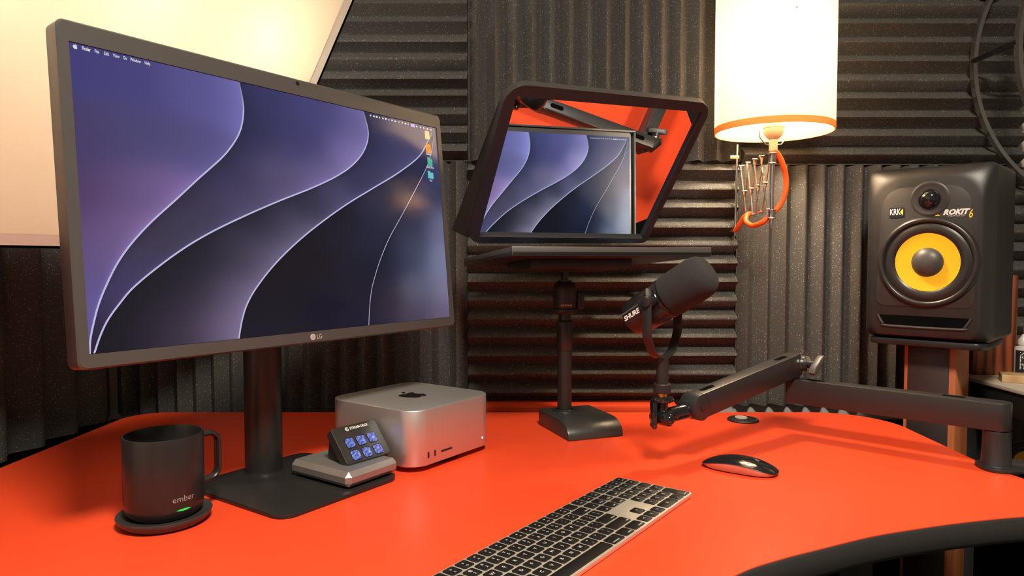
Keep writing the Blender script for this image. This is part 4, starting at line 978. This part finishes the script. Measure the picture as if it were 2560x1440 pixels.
# ================================================================== loudspeakers
def speaker(name, label, loc, rz, w, h, dp, detail=True, s=1.0):
    t = thing(name, label, 'loudspeaker', loc, rz, 'black loudspeakers with yellow cones')
    SPK = mat('matte_black_cabinet', (0.020, 0.0195, 0.019), 0.40, bump=0.03, bscale=900)
    FP = mat('satin_front_panel', (0.030, 0.029, 0.0285), 0.42, noise=0.03)
    # cabinet: y = depth axis, front at y=0 facing -y. Front edge is strongly rounded and scooped at the upper corners.
    mb = MB()
    def rg(dx, dt, db, y, r): 
        pl = rpoly([(-w / 2 + dx, db), (w / 2 - dx, db), (w / 2 - dx, h - dt), (-w / 2 + dx, h - dt)], r, 8)
        return [(x, y, z) for x, z in pl]
    mb.loft([rg(0.020 * s, 0.026 * s, 0.012 * s, 0.000, [0.024 * s, 0.024 * s, 0.052 * s, 0.052 * s]), rg(0.015 * s, 0.019 * s, 0.007 * s, 0.003 * s, [0.020 * s, 0.020 * s, 0.046 * s, 0.046 * s]), rg(0.006 * s, 0.007 * s, 0.003 * s, 0.013 * s, [0.018 * s, 0.018 * s, 0.022 * s, 0.022 * s]), rg(0.001, 0.001, 0.001, 0.024 * s, 0.016 * s), rg(0, 0, 0, 0.034 * s, 0.014 * s), rg(0, 0, 0, dp - 0.010, 0.012 * s), rg(0.006, 0.006, 0.006, dp, 0.010 * s)])
    part('cabinet', mb, SPK, t, ang=28)
    FM = lambda x, z, y=0.0: frame((x, y, z), (1, 0, 0), (0, 0, 1))
    pw_, ph_ = w - 0.052 * s, h - 0.105 * s
    pz = 0.064 * s + ph_ / 2
    pp = rpoly([(-pw_ / 2, -ph_ / 2), (pw_ / 2, -ph_ / 2), (pw_ / 2 - 0.009 * s, ph_ / 2), (-pw_ / 2 + 0.009 * s, ph_ / 2)], [0.016 * s, 0.016 * s, 0.040 * s, 0.040 * s], 10)
    part('front_panel', MB().prism(pp, -0.001, 0.0012 * s), FP, t, 0.0006, M=FM(0, pz))
    zw = 0.150 * s; rw = 0.082 * s
    W_ = FM(0.006 * s, zw)
    part('woofer_surround', MB().lathe([(rw * 1.06, 0.001), (rw * 1.04, 0.0060 * s), (rw * 0.985, 0.0085 * s), (rw * 0.93, 0.0070 * s), (rw * 0.915, 0.0030 * s), (rw * 0.86, 0.0050 * s), (rw * 0.78, 0.0068 * s), (rw * 0.69, 0.0040 * s), (rw * 0.66, 0.0020 * s)], 64, W_, False, False), mat('black_rubber_surround', (0.020, 0.019, 0.019), 0.32, noise=0.03), t, ang=60)
    part('woofer_cone', MB().lathe([(rw * 0.675, 0.0036 * s), (rw * 0.50, -0.0005 + 0.0022 * s), (rw * 0.30, 0.0014 * s)], 64, W_, False, False), YEL, t, label='yellow woven speaker cone')
    part('dust_cap', MB().lathe([(rw * 0.335, 0.0015 * s), (rw * 0.32, 0.0035 * s), (rw * 0.265, 0.0080 * s), (rw * 0.18, 0.0115 * s), (rw * 0.08, 0.0132 * s), (0.0, 0.0137 * s)], 48, W_, False, False), mat('grey_dust_cap', (0.055, 0.052, 0.048), 0.42, noise=0.04), t, ang=60)
    T_ = FM(0.008 * s, 0.270 * s)
    part('waveguide', MB().lathe([(0.0335 * s, 0.0012), (0.0305 * s, 0.0030 * s), (0.0275 * s, 0.0022 * s), (0.021 * s, -0.0005 + 0.0018 * s), (0.019 * s, 0.0016 * s)], 48, T_, False, False), FP, t, ang=60)
    part('tweeter_dome', MB().lathe([(0.0195 * s, 0.0012), (0.0195 * s, 0.0030 * s), (0.0180 * s, 0.0032 * s), (0.0175 * s, 0.0050 * s), (0.0140 * s, 0.0110 * s), (0.0075 * s, 0.0150 * s), (0, 0.0160 * s)], 40, T_, False, False), GLOSSBLK, t, ang=60)
    pl = [(-0.078 * s, 0.008 * s), (-0.068 * s, -0.006 * s), (-0.060 * s, -0.010 * s), (0.060 * s, -0.010 * s), (0.068 * s, -0.006 * s), (0.078 * s, 0.008 * s), (0.076 * s, 0.010 * s), (-0.076 * s, 0.010 * s)]
    part('bass_port', MB().prism(pl, -0.002, 0.0007), SHADOWM, t, M=FM(0, 0.036 * s))  # no recess: flat black shape paints the shade inside the slot
    part('port_lip', MB().tube([(x, y, 0.001) for x, y in smooth_curve([(-0.080 * s, 0.010 * s), (-0.070 * s, -0.007 * s), (-0.060 * s, -0.0115 * s), (0.060 * s, -0.0115 * s), (0.070 * s, -0.007 * s), (0.080 * s, 0.010 * s)], 4)], 0.0026 * s, 8), FP, t, M=FM(0, 0.036 * s))
    if detail:
        part('badge', MB().prism(rect(0.0260, 0.0195, 0.002, 3), 0.001, 0.0022), GLOSSBLK, t, M=FM(-0.0490, 0.2465))
        text('badge_lettering', 'KRK', 0.0165, mat('silver_blue_print', (0.62, 0.66, 0.72), 0.35, noise=0.03), t, FM(-0.0515, 0.2475, -0.0023), bold=0.0003, sx=0.62)
        part('badge_arrow', MB().prism([(0.0, 0.0), (0.0055, 0.0068), (0.0055, -0.0068)], 0.0022, 0.0024), YELP, t, M=FM(-0.0430, 0.2475))
        text('model_lettering', 'ROKIT', 0.0135, WHITE, t, FM(0.0500, 0.2430, -0.0014), shear=0.35, bold=0.0007, sx=1.0)
        text('model_lettering', 'P O W E R E D', 0.0040, WHITE, t, FM(0.0520, 0.2362, -0.0014))
        text('model_number', '6', 0.0225, YELP, t, FM(0.0745, 0.2385, -0.0015), shear=0.2, bold=0.0002, sx=0.62)
        part('model_flame', MB().prism([(-0.019, 0.0), (-0.008, 0.0030), (-0.002, 0.0068), (0.004, 0.0070), (-0.001, 0.0030), (0.003, 0.0), (-0.001, -0.0030), (0.004, -0.0058), (-0.004, -0.0058), (-0.009, -0.0026)], 0.0012, 0.0015), YELP, t, M=FM(0.0225, 0.2430))
    return t
SPY = math.radians(-45); SPC = (0.788, 1.330)
speaker('studio_speaker', 'large black studio loudspeaker with yellow cone on the wooden stand', (*SPC, 0.1705), SPY, 0.220, 0.335, 0.198)
# speaker stand
n_ = Vector((math.sin(SPY), -math.cos(SPY), 0)); su = Vector((math.cos(SPY), math.sin(SPY), 0))
sc_ = Vector((*SPC, 0)) - n_ * 0.095
st = thing('speaker_stand', 'tall wooden speaker stand with dark front panel and black top plate', 'stand', (sc_.x, sc_.y, -D0), SPY)
part('top_plate', MB().prism(rect(0.200, 0.175, 0.018, 6), D0 + 0.157, D0 + 0.1700), BLKM, st, 0.003)
part('column', MB().box((0.0, 0.012, (D0 + 0.157 + 0.02) / 2), (0.092, 0.105, D0 + 0.157 - 0.02)), WOODO, st, 0.004)
part('column_panel', MB().box((-0.002, -0.0415, (D0 + 0.157 + 0.02) / 2), (0.072, 0.003, D0 + 0.157 - 0.03)), mat('dark_brown_panel', (0.030, 0.018, 0.016), 0.45, noise=0.05), st, 0.0005)
part('foot_plate', MB().prism(rect(0.24, 0.26, 0.02, 5), 0.0, 0.02), BLKM, st, 0.003)

# ================================================================== side table on the right and what stands on it
tb = thing('side_table', 'low black side table with cream board top beside the speaker stand', 'table', (1.28, 1.262, -D0 + 0.0))
part('table_top', MB().box((0, 0, D0 + 0.068), (0.59, 0.58, 0.008)), CREAM, tb, 0.001, label='cream board top')
part('table_frame', MB().box((0.002, 0, D0 + 0.038), (0.586, 0.576, 0.052)), BLK, tb, 0.002)
part('lower_shelf', MB().box((0.0, 0, D0 - 0.195), (0.57, 0.56, 0.02)), BLK, tb, 0.002)
part('back_panel', MB().box((0.0, 0.275, D0 - 0.087), (0.57, 0.012, 0.20)), BLK, tb)
for sx in (-1, 1):
    for sy in (-1, 1):
        part('leg', MB().box((sx * 0.275, sy * 0.262, (D0 + 0.012) / 2), (0.03, 0.03, D0 + 0.012)), BLK, tb, 0.002)
speaker('small_speaker', 'smaller black loudspeaker with yellow cone under the side table', (1.072, 1.425, -0.185), math.radians(-50), 0.134, 0.190, 0.10, False, 0.56)
# (wooden cabinet, block, bottle)
wc = thing('wooden_cabinet', 'reddish zebra-grain wooden cabinet on the side table behind the speaker', 'cabinet', (1.062, 1.538, 0.072), math.radians(-3))
part('body', MB().box((0, 0, 0.110), (0.092, 0.038, 0.22)), WOODR, wc, 0.0025)
part('back_board', MB().box((0, 0.0195, 0.110), (0.084, 0.003, 0.205)), BLK, wc)
blk = single('pine_block', MB().box((0, 0, 0), (0.10, 0.05, 0.016), Matrix.Translation((1.068, 1.425, 0.0802)) @ Matrix.Rotation(-0.5, 4, 'Z')), WOODP, 'short pale pine block lying on the side table', 'block', bevel=0.001)
bt = thing('glue_bottle', 'small white dropper bottle with black label on the side table', 'bottle', (1.1080, 1.500, 0.072), math.radians(-37))
part('bottle', MB().lathe([(0.0, 0), (0.0150, 0), (0.0160, 0.0015), (0.0160, 0.060), (0.0150, 0.0640), (0.0080, 0.067), (0.0080, 0.070)], 32, None, False, True), mat('milky_plastic', (0.62, 0.60, 0.55), 0.35, noise=0.03), bt)
part('cap', MB().lathe([(0.0085, 0.068), (0.0100, 0.070), (0.0095, 0.080), (0.0040, 0.088), (0.0022, 0.092)], 24), mat('milky_plastic', (0.6, 0.6, 0.6)), bt)
part('needle', MB().cyl((0, 0, 0.092), (0, 0, 0.120), 0.0006, 8), STEEL, bt)
def arc_patch(r, a0, a1, z0, z1, n=14):
    m = MB()
    for i in range(n):
        A0, A1 = a0 + (a1 - a0) * i / n, a0 + (a1 - a0) * (i + 1) / n
        m.add([(r * math.cos(A0), r * math.sin(A0), z0), (r * math.cos(A1), r * math.sin(A1), z0), (r * math.cos(A1), r * math.sin(A1), z1), (r * math.cos(A0), r * math.sin(A0), z1)], [(0, 1, 2, 3)])
    return m
part('label', arc_patch(0.01615, -PI / 2 - 0.9, -PI / 2 + 0.9, 0.008, 0.058), BLK, bt)
me = text_mesh('ZEITEN', 0.0115, bold=0.0003)
me.transform(Matrix.Rotation(PI / 2, 4, 'Z'))
for v_ in me.vertices:
    th = -PI / 2 + v_.co.x / 0.0163; v_.co = Vector((0.0163 * math.cos(th), 0.0163 * math.sin(th), 0.036 + v_.co.y))
put('label_lettering', me, WHITE, bt)
single('dark_tin', MB().lathe([(0.0, 0), (0.018, 0), (0.018, 0.014), (0.0, 0.015)], 28, Matrix.Translation((1.098, 1.458, 0.072)), False, False), GREY, 'small dark round tin next to the white dropper bottle', 'tin', bevel=0.0008)

# ================================================================== round wall rack
rr = 0.320
rk = thing('round_rack', 'round black metal wall rack of two hoops above the large loudspeaker', 'rack', (1.337, 1.549, 0.757))
def hoop(y, rad): return [(rad * math.cos(a_), y, rad * math.sin(a_)) for a_ in [2 * PI * i / 96 for i in range(96)]]
part('hoop', MB().band(hoop(0.0, rr), 0.014, 0.0085, (0, 1, 0), closed=True), HOOPM, rk, label='rear hoop')
part('hoop', MB().band(hoop(-0.135, rr), 0.014, 0.0085, (0, 1, 0), closed=True), HOOPM, rk, label='front hoop')
for a_ in (math.radians(179), math.radians(255), math.radians(1), math.radians(90)):
    p_ = Vector((rr * math.cos(a_), 0, rr * math.sin(a_)))
    part('strut', MB().cyl(p_, p_ + Vector((0, -0.135, 0)), 0.0062, 10), GLOSSBLK, rk)
part('shelf', MB().box((0.0, -0.108, 0.0050), (rr * 1.98, 0.030, 0.004)), GLOSSBLK, rk, 0.001)
for a_ in (math.radians(150), math.radians(30)):
    p_ = Vector((rr * math.cos(a_), 0, rr * math.sin(a_)))
    part('wall_tab', MB().box((p_.x, 0.022, p_.z), (0.02, 0.045, 0.012)), BLKM, rk)
vb = thing('small_vial', 'small black vial with bright cap standing in the round rack', 'vial', (1.042, 1.441, 0.764))
part('glass', MB().lathe([(0.0, 0), (0.0105, 0), (0.0110, 0.002), (0.0110, 0.040), (0.006, 0.044)], 24, None, False, True), GLOSSBLK, vb)
part('cap', MB().lathe([(0.0065, 0.043), (0.0065, 0.052), (0.005, 0.054)], 20), STEEL, vb)

# ================================================================== soft box on the left
sb = thing('soft_box', 'glowing white soft box light with black rim behind the monitor', 'light', (-0.60, 1.10, 0.345))
so = Vector((-0.60, 1.10, 0.345))
BRc = Vector((-0.516, 1.350, 0.345)); bdir = Vector((0.416, 0.909, 0)).normalized(); nh = Vector((0.909, -0.416, 0))
th = math.radians(30.6); rdir = nh * math.sin(th) + Vector((0, 0, math.cos(th)))
SBM = frame(BRc - bdir * 0.72 - so, bdir, rdir); sbw, sbh = 0.72, 0.520
nz = SBM.to_3x3().col[2]
sgn = 1 if nz.dot(Vector((0.6, -1.1, 0))) > 0 else -1      # towards the viewer
zf = lambda z: z * sgn
part('diffuser', MB().box((sbw / 2, sbh / 2, zf(-0.002)), (sbw - 0.034, sbh - 0.034, 0.0012)), DIFFM, sb, M=SBM, label='glowing white diffuser cloth')
hem = MB(); o4 = [(0, 0), (sbw, 0), (sbw, sbh), (0, sbh)]; i4 = [(0.017, 0.017), (sbw - 0.017, 0.017), (sbw - 0.017, sbh - 0.017), (0.017, sbh - 0.017)]
hem.add([(x, y, zf(0.0)) for x, y in o4] + [(x, y, zf(-0.0015)) for x, y in i4] + [(x, y, zf(-0.006)) for x, y in o4], [(0, 1, 5, 4), (1, 2, 6, 5), (2, 3, 7, 6), (3, 0, 4, 7), (0, 8, 9, 1), (1, 9, 10, 2), (2, 10, 11, 3), (3, 11, 8, 0)])
part('hem', hem, HEMM, sb, M=SBM, label='white cloth hem')
sh_ = MB(); q4 = [(0.17, 0.17), (sbw - 0.17, 0.17), (sbw - 0.17, sbh - 0.17), (0.17, sbh - 0.17)]
def lin(pl, z): return [(x, y, zf(z)) for x, y in pl]
o5 = [(-0.004, -0.004), (sbw + 0.004, -0.004), (sbw + 0.004, sbh + 0.004), (-0.004, sbh + 0.004)]
sh_.loft([lin(o5, 0.001), lin(o5, -0.012), lin(q4, -0.115)], None, False, True)
part('shell', sh_, SHADOWM, sb, M=SBM, smooth=False)
lin_ = MB(); o6 = [(0.004, 0.004), (sbw - 0.004, 0.004), (sbw - 0.004, sbh - 0.004), (0.004, sbh - 0.004)]
lin_.loft([lin(o6, -0.010), lin(q4, -0.111)], None, False, True)
part('lining', lin_, mat('silver_lining', (0.78, 0.75, 0.70), 0.5, 0.2, noise=0.04), sb, M=SBM, smooth=False)
for fx, fy in ((0.20, 0.80), (0.50, 0.78), (0.80, 0.76)):
    part('bulb', MB().lathe([(0.0, -0.022), (0.014, -0.017), (0.022, 0.0), (0.014, 0.017), (0.0, 0.022)], 20, Matrix.Translation((sbw * fx, sbh * fy, zf(-0.080))), False, False), mat('soft_box_bulb', (0.9, 0.8, 0.6), 0.3, emit=SOFT_E, ecol=(1.0, 0.90, 0.75)), sb, M=SBM)
for x, y in o4:
    part('corner_clip', MB().lathe([(0.0, -0.006), (0.005, -0.005), (0.007, 0.0), (0.005, 0.005), (0.0, 0.006)], 12, Matrix.Translation((x, y, 0)), False, False), BLK, sb, M=SBM)
bk = SBM @ Vector((sbw / 2, sbh / 2, zf(-0.115)))
part('wall_arm', MB().cyl(bk, Vector((XL + 0.0, 1.10, 0.62)) - so, 0.010, 14), BLKM, sb)
